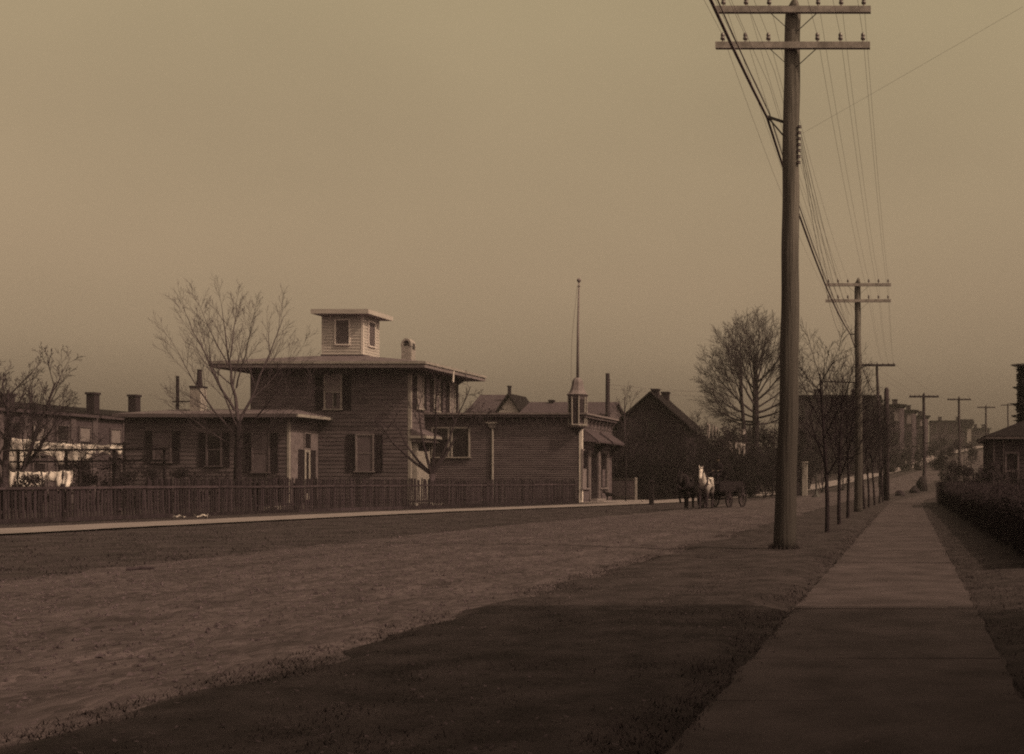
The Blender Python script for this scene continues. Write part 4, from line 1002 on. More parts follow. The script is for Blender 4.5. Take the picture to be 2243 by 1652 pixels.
bs = thing('laundry_pole', (X_(388, 78.5), 78.5, 0), 'dark pole with crossbar behind the left wing', 'pole')
b = MB(); b.tube([(X_(388, 78.5), 78.5, 0), (X_(389, 78.5), 78.5, Z_(824, 78.5))], .1, 6); b.build('shaft', M_DARKW, bs)
b = MB(); b.bar((X_(378, 78.4), 78.4, Z_(880, 78.4)), (X_(424, 78.4), 78.4, Z_(880, 78.4)), .07, .09); b.build('crossbar', M_DARKW, bs)
st = thing('stub_pole', (X_(1331, 95), 95, 0), 'thick cut-off pole rising behind the shop front', 'pole')
b = MB(); b.tube([(X_(1331, 95), 95, 0), (X_(1331, 95), 95, Z_(818, 95))], [.22, .16], 9); b.build('shaft', M_POLED, st)
b = MB(); 
for k in range(3): b.bar((X_(1331, 95), 95, Z_(832 + 6 * k, 95)), (X_(1337, 95), 95, Z_(832 + 6 * k, 95)), .05, .05)
b.build('side_pins', M_IRON, st)
# large flat block behind the saplings

def block(name, label, x0, x1, Y, ytop, depth, m, storeys, ncol, cat='building', cm=None, wins=True, group=None):
    xa, xb = X_(x0, Y), X_(x1, Y); zg = gz((xa + xb) / 2, Y); zt = Z_(ytop, Y)
    t = thing(name, ((xa + xb) / 2, Y + depth / 2, zg), label, cat, group)
    MB().box(xa, xb, Y, Y + depth, zg - 3, zt - .01).build('wall', m, t)
    b = MB(); b.box(xa - .25, xb + .35, Y - .35, Y + depth, zt, zt + .3); b.build('cornice', cm or M_DSHING, t)
    for u in (.25, .7):
        xc = xa + (xb - xa) * u; chimney(t, xc - .45, xc + .45, Y + depth * .3, zt + .2, zt + 1.5)
    if wins:
        hs = (zt - zg) / storeys
        for s_ in range(storeys):
            for k in range(ncol):
                u = xa + (xb - xa) * (k + .5) / ncol; zz = zg + s_ * hs + .9
                window(t, 'S', Y, u - .45, u + .45, zz, zz + min(1.7, hs - 1.3), frame=m, glass=M_GLASS, fw=.12)
                zz2 = zz
        for s_ in range(storeys):
            for k in range(2):
                u = Y + depth * (k + .5) / 2; zz = zg + s_ * hs + .9
                window(t, 'E', xb, u - .45, u + .45, zz, zz + min(1.7, hs - 1.3), frame=M_SHADE, glass=M_BLIND, fw=.12)
    return t, xa, xb, zg, zt
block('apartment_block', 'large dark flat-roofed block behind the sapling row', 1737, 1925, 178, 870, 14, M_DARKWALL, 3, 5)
rb = []
for (x0, x1, Y, yt, lab) in ((1930, 1972, 205, 890, 'tallest of three stepped row houses with curved cornices'), (1968, 1999, 222, 902, 'middle of three stepped row houses with curved cornices'), (1990, 2026, 240, 914, 'lowest of three stepped row houses with curved cornices')):
    t, xa, xb, zg, zt = block('row_house', lab, x0, x1, Y, yt, 14, M_BRICKM, 3, 2, cat='house', group='stepped row houses')
    # rounded bay with heavy curved cornice and porch
    bx, by = xb - .6, Y + 1.2
    b = MB(); b.lathe((bx, by, zg), [(1.35, -2), (1.35, zt - zg - .3)], 8, math.pi / 8); b = b.build('bay', M_BRICKM, t)
    b = MB(); b.lathe((bx, by, zt), [(1.35, -.3), (1.6, -.1), (1.9, .22), (1.9, .36), (1.2, .42)], 8, math.pi / 8); b.build('bay_cornice', M_DSHING, t)
    for s_ in range(3):
        b = MB(); z_ = zg + 1.0 + s_ * (zt - zg) / 3
        b.fbox('S', by - 1.25, bx - .45, bx + .45, z_, z_ + 1.8, -.15, .04); b.build('bay_pane', M_CURT if s_ == 2 else M_GLASS, t)
    b = MB(); b.box(xb - 1.4, xb + 1.2, Y - 2.2, Y - .4, zg + 3.0, zg + 3.25); b.build('porch_roof', M_DSHING, t)
    for u in (xb - 1.25, xb + 1.05): MB().box(u - .1, u + .1, Y - 2.1, Y - 1.9, zg - .5, zg + 3.0).build('porch_post', M_TRIM, t)
block('row_block', 'far flat-roofed brick block at the bend of the road', 2038, 2126, 300, 924, 16, M_BRICKM, 2, 5, cm=M_DSHING)
fbk = [o for o in bpy.data.objects if o.name == 'row_block'][0]
xb = X_(2126, 300); b = MB(); b.box(xb - .9, xb + .15, 299.75, 299.98, gz(xb, 300), Z_(938, 300)); b.build('corner_pier', M_TRIM, fbk)
b = MB(); b.prism([(xb - 2.6, Z_(924, 300)), (xb - 2.6, Z_(919, 300)), (xb + .6, Z_(919, 300)), (xb + 1.0, Z_(926, 300)), (xb + .3, Z_(937, 300)), (xb - 1.6, Z_(937, 300))], 299.2, 300.6, 'y'); b.build('corner_cornice', M_DSHING, fbk)
block('distant_house', 'distant plain house right of the far brick block', 2128, 2168, 330, 940, 12, M_SHADE, 1, 2, cat='house')
# hip-roofed cottage at right
Y = 62.0
cx0, cx1 = X_(2172, Y), 13.0
ct_ = thing('cottage', (8.5, 66, 0), 'small hip-roofed cottage behind the hedge at the right edge', 'house')
zw = Z_(962, Y)
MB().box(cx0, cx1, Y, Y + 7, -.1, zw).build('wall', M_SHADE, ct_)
siding(ct_, 'S', Y, cx0, cx1, .2, zw - .05, .2, M_SHADE)
b = MB(); b.box(cx0 - .35, cx1 + .4, Y - .4, Y + 7.4, zw, zw + .14); b.build('eave', M_TRIMD, ct_)
b = MB(); b.hip(cx0 - .42, cx1 + .45, Y - .45, Y + 7.45, zw + .142, cx0 + 2.9, cx1 - 3, Y + 3.3, Y + 3.6, zw + 1.5); b.build('roof', M_DSHING, ct_)
window(ct_, 'S', Y, X_(2205, Y), X_(2228, Y), 1.1, 2.9, frame=M_SHOP, glass=M_GLASS)
for u in (2175, 2196): MB().fbox('S', Y, X_(u, Y), X_(u + 4, Y), .1, zw - .1, .03, .07).build('pilaster', M_SHOP, ct_)
# tiered evergreen at the right edge
eb = Vector((X_(2246, 72), 72, 0)); et = thing('evergreen_tree', eb, 'tall dark tiered evergreen at the right edge above the cottage', 'tree')
r_ = random.Random(77); b = MB(); b.tube([eb, eb + Vector((0, 0, 5)), eb + Vector((.05, 0, Z_(782, 72)))], [.2, .14, .02], 7); b.build('trunk', M_BARK, et)
b = MB()
for (yt, hw) in ((797, .85), (806, .55), (822, .5), (846, .72), (862, .5), (882, .86), (894, .6), (908, .82), (918, .6), (930, .85), (944, .8), (960, .95), (980, 1.0), (1000, 1.1)):
    z = Z_(yt, 72)
    for k in range(340):
        a = r_.random() * 6.28; q = hw * r_.random() ** .5 * r_.uniform(.85, 1.15); p = eb + Vector((q * math.cos(a), q * math.sin(a), z - eb.z - .05 - (1 - q / hw) * .28 * 0 - r_.random() * .36 * (1.15 - q / hw)))
        d = Vector((math.cos(a), math.sin(a), r_.uniform(-.25, .3))) * .13; s_ = Vector((-math.sin(a), math.cos(a), r_.uniform(-.4, .4))) * .05
        b.add([p - d, p + s_, p + d, p - s_], [(0, 1, 2, 3)])
for k in range(5200):
    a = r_.random() * 6.28; z = r_.uniform(.6, Z_(800, 72)); q = .52 * r_.random() ** .5; p = eb + Vector((q * math.cos(a), q * math.sin(a), z))
    d = Vector((r_.gauss(0, 1), r_.gauss(0, 1), r_.gauss(0, 1))).normalized() * .12; s_ = d.orthogonal().normalized() * .06
    b.add([p - d, p + s_, p + d, p - s_], [(0, 1, 2, 3)])
b.build('foliage', M_EVER, et)

# ------------------------------------------------------------------ hedge and shrubs
def hedge(name, label, pts, w, h, n, leaf, m, seed):
    r_ = random.Random(seed); base = Vector(pts[0]); t = thing(name, base, label, 'hedge'); mb = MB(); core = MB()
    for a, b_ in zip(pts, pts[1:]):
        a, b_ = Vector(a), Vector(b_); d = (b_ - a); nn = Vector((-d.y, d.x, 0)).normalized()
        core.add([a - nn * w * .32, a + nn * w * .32, b_ + nn * w * .32, b_ - nn * w * .32] + [q + Vector((0, 0, h * .8)) for q in (a - nn * w * .25, a + nn * w * .25, b_ + nn * w * .25, b_ - nn * w * .25)],
                 [(0, 1, 2, 3), (4, 5, 6, 7), (0, 1, 5, 4), (1, 2, 6, 5), (2, 3, 7, 6), (3, 0, 4, 7)])
        for k in range(int(n * d.length)):
            u = r_.random(); v = r_.uniform(-1, 1); zz = h * (r_.random() ** .75)
            hh = 1 + .07 * noise.noise(Vector((u * d.length * .6, v, seed))) + .08 * noise.noise(Vector((u * d.length * 2, v, seed)))
            p = a + d * u + nn * (v * w * .5 * (1 + .2 * noise.noise(Vector((u * d.length, zz * 2, seed + 4))))) + Vector((0, 0, zz * hh))
            e = Vector((r_.gauss(0, 1), r_.gauss(0, 1), r_.gauss(0, 1))).normalized() * leaf * r_.uniform(.6, 1.4); s_ = e.orthogonal().normalized() * leaf * .45
            mb.add([p - e, p + s_, p + e, p - s_], [(0, 1, 2, 3)])
    core.build('hedge_core', M_BUSH, t); mb.build('foliage', m, t); return t
hedge('hedge', 'long dark dense hedge along the right side of the near walk', [(2.55, 19, 0), (2.45, 50, 0), (2.35, 66, 0), (2.3, 78, 0)], 1.1, 1.38, 1200, .03, M_EVER, 3)
for k, (x, Y, rx, rz, lab) in enumerate(((2083, 92, .8, 1.5, 'dark bush at the far end of the hedge'), (2120, 74, 1.5, 1.25, 'broad dark bush behind the hedge, left of the cottage'), (2160, 58, .9, 1.15, 'dark bush against the cottage corner'), (2215, 52, 1.3, 1.0, 'dark bush before the cottage window'))):
    leafy('shrub', (X_(x, Y), Y, 0), lab, 80 + k, rx, rx, rz, 2600, .075, M_EVER, group='shrubs by the cottage')
thk = [(1345, 112, 2.4, 3.0), (1395, 118, 2.2, 2.7), (1512, 112, 2.6, 3.2), (1545, 120, 2.3, 2.8), (1585, 112, 2.6, 3.1), (1618, 124, 2.2, 3.0), (1660, 126, 2.6, 3.2), (1700, 118, 2.6, 2.9), (1735, 124, 2.8, 3.0), (1772, 130, 2.4, 2.6), (1565, 104, 2.0, 2.2), (1640, 106, 2.0, 2.0), (1462, 106, 1.6, 1.5), (1395, 106, 1.3, 1.2)]
tl = ['dark thicket bush behind the shop front', 'dark bush against the left of the gabled house', 'tall dark bush at the right wall of the gabled house', 'dark thicket bush left of the leaning elm trunk', 'dark thicket bush below the laundry, behind the wagon', 'dark bush behind the leaning elm trunk', 'tall dark bush at the foot of the great elm', 'dark bush left of the near pole shaft', 'dark bush hidden partly by the near pole', 'dark bush right of the near pole, behind the pale gatepost', 'low dark bush directly behind the wagon', 'low dark bush right of the wagon', 'low dark bush before the gabled house wall', 'small dark bush beside the board fence']
for k, (x, Y, rx, rz) in enumerate(thk):
    leafy('shrub', (X_(x, Y), Y, gz(X_(x, Y), Y)), tl[k], 100 + k, rx, rx * .8, rz * 1.15, 3400, .13, M_BUSH, group='thicket shrubs across the road')
for k, (x, Y, rx, rz, lab) in enumerate(((1985, 190, 1.6, 1.6, 'small dark bush before the stepped row houses'), (2015, 196, 1.5, 1.8, 'dark bush at the roadside beyond the bend'), (2050, 190, 2.2, 2.2, 'bushy dark shrub right of the pole at the bend'), (1958, 182, 1.5, 1.6, 'dark bush at the corner of the large block'), (2075, 150, 1.7, 2.4, 'tall dark shrub behind the hedge end'), (2060, 230, 2.0, 2.3, 'far dark shrub below the brick block'), (2110, 170, 2.4, 2.6, 'wide dark shrub below the far brick block'))):
    leafy('shrub', (X_(x, Y), Y, gz(X_(x, Y), Y)), lab, 140 + k, rx, rx, rz, 1800, .15, M_BUSH, group='shrubs at the bend')
for k, (x, Y, rx, rz, lab) in enumerate(((60, 58, 1.3, .9, 'low dark bush behind the fence at the left edge'), (210, 63, 1.8, 1.35, 'dark bush behind the fence below the laundry'), (300, 66, 1.7, 1.2, 'dark bush before the left end of the wing'), (430, 68, 2.0, 1.1, 'wide low bush before the wing windows'), (590, 70, 1.3, .9, 'low bush left of the pale entrance bay'))):
    leafy('shrub', (X_(x, Y), Y, 0), lab, 170 + k, rx, rx * .7, rz, 1800, .07, M_BUSH, group='yard shrubs behind the fence')

tl_ = thing('trellis', (X_(140, 62), 62, 0), 'dark horizontal vine trellis among the washing in the left yard', 'trellis')
for x in (40, 145, 250, 360): MB().bar((X_(x, 62), 62, -.1), (X_(x, 62), 62, Z_(984, 62)), .1, .1).build('post', M_DARKW, tl_)
for y_ in (987, 1012): MB().bar((X_(25, 62), 62 - .06, Z_(y_, 62)), (X_(370, 62), 62 - .06, Z_(y_ - 3, 62)), .09, .1).build('rail', M_DARKW, tl_)
r_ = random.Random(3); vn = MB()
for k in range(26):
    x = 30 + k * 13; grow(vn, vn, r_, at(x, r_.uniform(985, 1040), 62), Vector((r_.uniform(-1, 1), r_.uniform(-.5, .5), r_.uniform(-.2, .6))).normalized(), r_.uniform(.8, 1.6), .025, 1, dict(PB, levels=3, k=[0, 5, 4, 2], wob=.16))
vn.build('vines', M_BARKD, tl_)
# ------------------------------------------------------------------ laundry
M_CLOTHT = mat('grey_washing', N(.2), .85, .2, 3, per_obj=.3)
def cloth(x0, y0, x1, y1, Y, h, label, group, seed):
    a, b_ = at(x0, y0, Y), at(x1, y1, Y); r_ = random.Random(seed); nu, nv = 7, 6; mb = MB()
    taper = r_.uniform(-.15, .15)
    for i in range(nu + 1):
        for j in range(nv + 1):
            u, v = i / nu, j / nv
            p = a.lerp(b_, u); p.z -= .06 * math.sin(math.pi * u)
            p.x += taper * v * (u - .5); p.z -= h * v * (1 + .28 * math.sin(u * 5 + seed) + .12 * math.sin(u * 11 + seed * 3))
            p.y += .09 * math.sin(u * 9 + seed) * (0.3 + v) + .05 * math.sin(v * 5 + seed * 2)
            mb.v.append(tuple(p))
    n = nv + 1
    for i in range(nu):
        for j in range(nv): mb.f.append((i * n + j, i * n + j + 1, (i + 1) * n + j + 1, (i + 1) * n + j))
    o = mb.build('laundry', M_CLOTH if Y < 90 else M_CLOTHT, smooth=True); tag(o, label, 'laundry', group)
    md = o.modifiers.new('thick', 'SOLIDIFY'); md.thickness = .008
    return o
up = [(22, 958, 64, 962, 1.45), (63, 962, 88, 966, 1.1), (90, 966, 140, 970, .95), (139, 970, 177, 972, 1.05), (176, 972, 210, 972, .85), (213, 974, 241, 974, .55), (243, 974, 268, 973, .45)]
for k, (xa, ya, xb, yb, h) in enumerate(up):
    cloth(xa, ya, xb, yb, 69, h, ['first', 'second', 'third', 'fourth', 'fifth', 'sixth', 'seventh'][k] + ' white washing piece from the left on the upper line', 'washing on the upper line', k * 1.7)
lo_ = [(20, 1032, 36, 1032, .75), (40, 1032, 58, 1032, .8), (62, 1033, 88, 1033, .85), (92, 1033, 106, 1033, .5), (110, 1032, 134, 1031, .6), (138, 1030, 158, 1030, .8)]
for k, (xa, ya, xb, yb, h) in enumerate(lo_):
    cloth(xa, ya, xb, yb, 60, h, ['first', 'second', 'third', 'fourth', 'fifth', 'sixth'][k] + ' white washing piece from the left on the lower line', 'washing on the lower line', 20 + k * 2.3)
wire('clothesline', [at(-20, 960, 69), at(272, 978, 69)], .01, 'upper clothesline strung across the left yard', 'clothesline', .05)
wire('clothesline', [at(-20, 1031, 60), at(175, 1029, 60)], .01, 'lower clothesline just above the picket fence', 'clothesline', .05)
for (x, yt, Y, lab) in ((175, 1018, 60, 'short post holding the lower clothesline'), (272, 968, 69, 'tall post holding the upper clothesline')):
    t = thing('clothes_post', (X_(x, Y), Y, 0), lab, 'post'); b = MB(); b.tube([(X_(x, Y), Y, -.2), (X_(x, Y), Y, Z_(yt, Y))], .06, 6); b.build('shaft', M_DARKW, t)
    b = MB(); b.bar((X_(x, Y) - .35, Y, Z_(yt, Y) - .12), (X_(x, Y) + .35, Y, Z_(yt, Y) - .12), .06, .08); b.build('crossbar', M_DARKW, t)
fw = [(1549, 926, 1556, 929, 1.2), (1558, 930, 1565, 932, .9), (1566, 934, 1573, 936, .8), (1597, 969, 1604, 970, .7), (1611, 968, 1620, 970, .8), (1622, 970, 1633, 972, .9), (1622, 940, 1632, 940, .4)]
for k, (xa, ya, xb, yb, h) in enumerate(fw):
    cloth(xa, ya, xb, yb, 102, h, ['highest', 'second highest', 'third', 'fourth', 'fifth', 'lowest', 'small separate'][k] + ' pale washing piece hung in the thicket by the elm', 'washing in the thicket', 50 + k)
wire('clothesline', [at(1540, 922, 102), at(1578, 938, 102)], .012, 'upper sloping clothesline in the thicket', 'clothesline', .03)
wire('clothesline', [at(1590, 967, 102), at(1640, 971, 102)], .012, 'lower clothesline in the thicket', 'clothesline', .03)

# ------------------------------------------------------------------ animals, wagon, driver
def skin_body(name, nodes, edges, m, parent, mat4, sub=2):
    me = bpy.data.meshes.new(name); keys = list(nodes)
    idx = {k: i for i, k in enumerate(keys)}
    me.from_pydata([mat4 @ Vector(nodes[k][0]) for k in keys], [(idx[a], idx[b_]) for a, b_ in edges], [])
    me.update(); me.materials.append(m)
    o = bpy.data.objects.new(name, me); COL.objects.link(o); o.parent = parent
    sk = o.modifiers.new('skin', 'SKIN'); sk.use_smooth_shade = True
    if not me.skin_vertices: 
        bm = bmesh.new(); bm.from_mesh(me); bm.verts.layers.skin.verify(); bm.to_mesh(me); bm.free()
    for i, k in enumerate(keys):
        r = nodes[k][1]; me.skin_vertices[0].data[i].radius = (r, r) if not isinstance(r, tuple) else r
        me.skin_vertices[0].data[i].use_root = (i == 0)
    ss = o.modifiers.new('sub', 'SUBSURF'); ss.levels = sub; ss.render_levels = sub
    WORLD[o.name] = WORLD[parent.name]
    return o
def horse(pos, heading, label, coat, mane, head_dn=0.0, lift=False):
    t = thing('horse', pos, label, 'horse', 'team of two horses')
    R = Matrix.Rotation(heading, 4, 'Z')
    nodes = {
        'mid': ((-.15, 0, 1.27), (.33, .31)), 'rump': ((-.68, 0, 1.34), (.33, .33)), 'tailhead': ((-.95, 0, 1.38), .13), 'chest': ((.38, 0, 1.27), (.33, .29)), 'breast': ((.68, 0, 1.27), .24),
        'neck1': ((.78, 0, 1.55), .20), 'neck2': ((.95, 0, 1.82 - head_dn), .145), 'poll': ((1.08, 0, 2.0 - head_dn), .115), 'brow': ((1.2, 0, 1.9 - head_dn), .115), 'nose': ((1.38, 0, 1.64 - head_dn), .08), 'muzzle': ((1.45, 0, 1.52 - head_dn), .07)}
    edges = [('mid', 'rump'), ('rump', 'tailhead'), ('mid', 'chest'), ('chest', 'breast'), ('breast', 'neck1'), ('neck1', 'neck2'), ('neck2', 'poll'), ('poll', 'brow'), ('brow', 'nose'), ('nose', 'muzzle')]
    for sg, s_ in ((1, 'l'), (-1, 'r')):
        up_ = lift and sg < 0
        nodes.update({'sh' + s_: ((.5, .19 * sg, 1.02), .15), 'el' + s_: ((.5, .18 * sg, .82), .105)})
        if up_:
            nodes.update({'kn' + s_: ((.74, .17 * sg, .66), .075), 'fe' + s_: ((.58, .17 * sg, .40), .055), 'ho' + s_: ((.48, .17 * sg, .34), .07)})
        else:
            fx = .5 if sg > 0 else .56
            nodes.update({'kn' + s_: ((fx, .17 * sg, .5), .075), 'fe' + s_: ((fx, .17 * sg, .15), .055), 'ho' + s_: ((fx + .05, .17 * sg, .055), .08)})
        hx = -.1 if sg > 0 else .08
        nodes.update({'hip' + s_: ((-.7, .2 * sg, 1.05), .2), 'st' + s_: ((-.58, .2 * sg, .85), .14), 'hk' + s_: ((-.88 + hx, .18 * sg, .52), .075), 'hf' + s_: ((-.84 + hx, .18 * sg, .15), .055), 'hh' + s_: ((-.78 + hx, .18 * sg, .055), .08)})
        edges += [('chest', 'sh' + s_), ('sh' + s_, 'el' + s_), ('el' + s_, 'kn' + s_), ('kn' + s_, 'fe' + s_), ('fe' + s_, 'ho' + s_), ('rump', 'hip' + s_), ('hip' + s_, 'st' + s_), ('st' + s_, 'hk' + s_), ('hk' + s_, 'hf' + s_), ('hf' + s_, 'hh' + s_)]
    skin_body('body', nodes, edges, coat, t, R)
    w0 = WORLD[t.name]
    def L(p): return w0 + (R @ Vector(p))
    for sg in (1, -1):
        MB().add([L((1.06, .05 * sg, 2.06 - head_dn)), L((1.12, .11 * sg, 2.07 - head_dn)), L((1.1, .10 * sg, 2.26 - head_dn)), L((1.03, .09 * sg, 2.07 - head_dn))], [(0, 1, 2), (1, 3, 2), (3, 0, 2)]).build('ear', coat, t)
    b = MB(); b.tube([L((-1.0, 0, 1.42)), L((-1.12, 0, 1.25)), L((-1.15, 0, .95)), L((-1.12, .02, .55))], [.05, .08, .09, .03], 6); b.build('tail', mane, t)
    b = MB(); b.tube([L((1.16, 0, 2.06 - head_dn)), L((1.0, 0, 2.08 - head_dn)), L((.84, 0, 1.93 - head_dn * .7)), L((.66, 0, 1.7))], [.05, .075, .07, .04], 6); b.build('mane', mane, t)
    # harness: collar, saddle band, bridle, breeching
    def ring(cx, cz, ry, rz, tilt, r, name='collar'):
        pts = [L((cx + tilt * math.sin(a), ry * math.cos(a), cz + rz * math.sin(a))) for a in [2 * math.pi * k / 18 for k in range(19)]]
        b = MB(); b.tube(pts, r, 6); b.build(name, M_SHUT, t)
    ring(.72, 1.40, .235, .36, -.16, .055); ring(-.05, 1.27, .33, .345, 0, .022, 'girth_strap'); ring(-.98, 1.2, .24, .05, 0, .025, 'breeching')
    ring(1.3, 1.77 - head_dn, .10, .10, .02, .014, 'noseband'); ring(1.15, 1.93 - head_dn, .125, .14, -.05, .014, 'browband')
    for sg in (1, -1):
        b = MB(); b.tube([L((.7, .25 * sg, 1.3)), L((-.1, .34 * sg, 1.15)), L((-.95, .3 * sg, 1.05)), L((-1.7, .25 * sg, .8))], .018, 5); b.build('trace', M_SHUT, t)
        MB().tube([L((1.16, .115 * sg, 1.95 - head_dn)), L((1.22, .13 * sg, 1.86 - head_dn))], .05, 6).build('blinker', M_SHUT, t)
    return t
hd = Vector((-.2, -.98, 0)).normalized(); hang = math.atan2(hd.y, hd.x); lat = Vector((hd.y, -hd.x, 0))   # lat points to image left
team = Vector((X_(1545, 60.2), 60.2, .045))
hh_ = math.atan2(-1.0, -.01)
horse(team, hh_, 'pale grey horse in harness facing the camera on the road', M_HORSEG, M_HORSEG)
hl_ = team + lat * 1.05
horse(hl_, hh_, 'dark brown horse harnessed left of the grey, one foreleg lifted', M_HORSED, M_SHUT, .22, True)
wc0 = team + lat * .5 - hd * 3.75; wc0.z = .045
wg = thing('wagon', wc0, 'dark open farm wagon with spoked wheels behind the two horses', 'wagon')
def WL(f, l, z): 
    p = wc0 + hd * f + lat * (-l); return Vector((p.x, p.y, wc0.z + z))       # f forward, l to image right
def wagon_wheel(f, l, r):
    t = None
    c = WL(f, l, r); ax = lat
    fwd = hd
    def P(a, rr, o=0): return c + fwd * (math.cos(a) * rr) + Vector((0, 0, math.sin(a) * rr)) + ax * o
    b = MB(); n = 28
    for k in range(n):
        a0, a1 = 2 * math.pi * k / n, 2 * math.pi * (k + 1) / n
        b.add([P(a0, r, -.03), P(a1, r, -.03), P(a1, r, .03), P(a0, r, .03), P(a0, r - .07, -.03), P(a1, r - .07, -.03), P(a1, r - .07, .03), P(a0, r - .07, .03)], [(0, 1, 2, 3), (4, 7, 6, 5), (0, 4, 5, 1), (3, 2, 6, 7)])
    w = b.build('wheel', M_DARKW, wg)
    for k in range(12):
        a = 2 * math.pi * k / 12; MB().tube([P(a, .07), P(a, r - .06)], [.028, .02], 4).build('spoke', M_FRAIL, w)
    b = MB(); b.tube([c - ax * .14, c + ax * .14], .085, 8); b.build('hub', M_FRAIL, w)
for sg in (-1, 1):
    wagon_wheel(1.05, .78 * sg, .52); wagon_wheel(-1.05, .78 * sg, .65)
for f, r in ((1.05, .52), (-1.05, .65)):
    b = MB(); b.tube([WL(f, -.78, r), WL(f, .78, r)], .05, 6); b.build('axle', M_DARKW, wg)
b = MB(); b.bar(WL(-1.7, 0, .72), WL(1.6, 0, .72), .12, .12); b.build('reach', M_DARKW, wg)
b = MB(); b.bar(WL(1.3, 0, .62), WL(5.0, 0, .85), .08, .08); b.build('tongue', M_DARKW, wg)
def panel(name, f0, f1, l0, l1, z0, z1, m=None):
    P = [WL(f, l, z) for z in (z0, z1) for f, l in ((f0, l0), (f1, l0), (f1, l1), (f0, l1))]
    MB().add(P, [(0, 3, 2, 1), (4, 5, 6, 7), (0, 1, 5, 4), (1, 2, 6, 5), (2, 3, 7, 6), (3, 0, 4, 7)]).build(name, m or M_DARKW, wg)
panel('floor', -1.75, 1.75, -.52, .52, .86, .92)
for sg in (-1, 1):
    for k in range(2): panel('side_board', -1.75, 1.75, .5 * sg, .55 * sg, .93 + .25 * k, 1.165 + .25 * k)
panel('end_board', 1.76, 1.80, -.55, .55, .93, 1.3); panel('end_board', -1.80, -1.76, -.55, .55, .93, 1.42)
for f in (1.05, -1.05): panel('bolster', f - .08, f + .08, -.6, .6, .74, .858)
panel('seat', .55, .95, -.5, .5, 1.62, 1.68); panel('seat_back', .5, .548, -.5, .5, 1.70, 1.95)
for sg in (-.4, .4): panel('seat_spring', .6, .9, sg - .03, sg + .03, 1.42, 1.618)
# driver
dv = thing('person', WL(.7, .05, 1.68), 'person in dark coat and hat seated on the wagon, holding reins', 'person')
R = Matrix.Rotation(hang, 4, 'Z')
nd = {'pelvis': ((0, 0, .12), (.17, .15)), 'waist': ((.02, 0, .32), (.15, .14)), 'chest': ((.02, 0, .52), (.17, .14)), 'neck': ((.03, 0, .70), .065), 'head0': ((.06, 0, .80), .085), 'head1': ((.06, 0, .92), .095)}
ed = [('pelvis', 'waist'), ('waist', 'chest'), ('chest', 'neck'), ('neck', 'head0'), ('head0', 'head1')]
for sg, s_ in ((1, 'l'), (-1, 'r')):
    nd.update({'sh' + s_: ((.02, .2 * sg, .60), .075), 'elb' + s_: ((.1, .26 * sg, .34), .058), 'wr' + s_: ((.36, .14 * sg, .30), .04), 'hip' + s_: ((.08, .11 * sg, .1), .105), 'kne' + s_: ((.48, .14 * sg, .08), .075), 'ank' + s_: ((.58, .14 * sg, -.36), .05), 'toe' + s_: ((.74, .15 * sg, -.40), .045)})
    ed += [('chest', 'sh' + s_), ('sh' + s_, 'elb' + s_), ('elb' + s_, 'wr' + s_), ('pelvis', 'hip' + s_), ('hip' + s_, 'kne' + s_), ('kne' + s_, 'ank' + s_), ('ank' + s_, 'toe' + s_)]
skin_body('body', nd, ed, M_CLOTHES, dv, R)
w0 = WORLD[dv.name]
def L(p): return w0 + R @ Vector(p)
hc = L((.07, 0, .88)); b = MB(); b.sphere(hc, .1, 10, 8, (.9, .9, 1.2)); b.tube([L((.16, 0, .87)), L((.19, 0, .855))], [.02, .015], 5); b.build('face', M_SKIN, dv, smooth=True)
b = MB(); b.lathe(L((.06, 0, .95)), [(.17, 0), (.175, .012), (.115, .02), (.11, .10), (.08, .13)], 12); b.build('hat', M_CLOTHES, dv)
for sg in (1, -1):
    q = Vector((.37, .14 * sg, .30)); b = MB(); b.sphere(L(q + Vector((.03, 0, 0))), .042, 8, 6, (1, 1, .7))
    for k in range(4): 
        o_ = (k - 1.5) * .019; b.tube([L(q + Vector((.05, o_, .01))), L(q + Vector((.095, o_, 0))), L(q + Vector((.095, o_, -.035))), L(q + Vector((.07, o_, -.045)))], .0095, 5)
    b.tube([L(q + Vector((.03, -.03 * sg, .015))), L(q + Vector((.07, -.035 * sg, .025))), L(q + Vector((.095, -.02 * sg, .01)))], .010, 5); b.build('hand', M_SKIN, dv, smooth=True)
rn = MB(); rn.tube([L((.46, .14, .28)), hl_ + R @ Vector((.5, -.1, 1.62)), hl_ + R @ Vector((1.35, -.1, 1.4))], .01, 4)
rn.tube([L((.46, -.14, .28)), team + R @ Vector((.5, .1, 1.72)), team + R @ Vector((1.35, .1, 1.62))], .01, 4)
tag(rn.build('reins', M_SHUT), 'thin leather reins from the driver to the horses', 'reins')
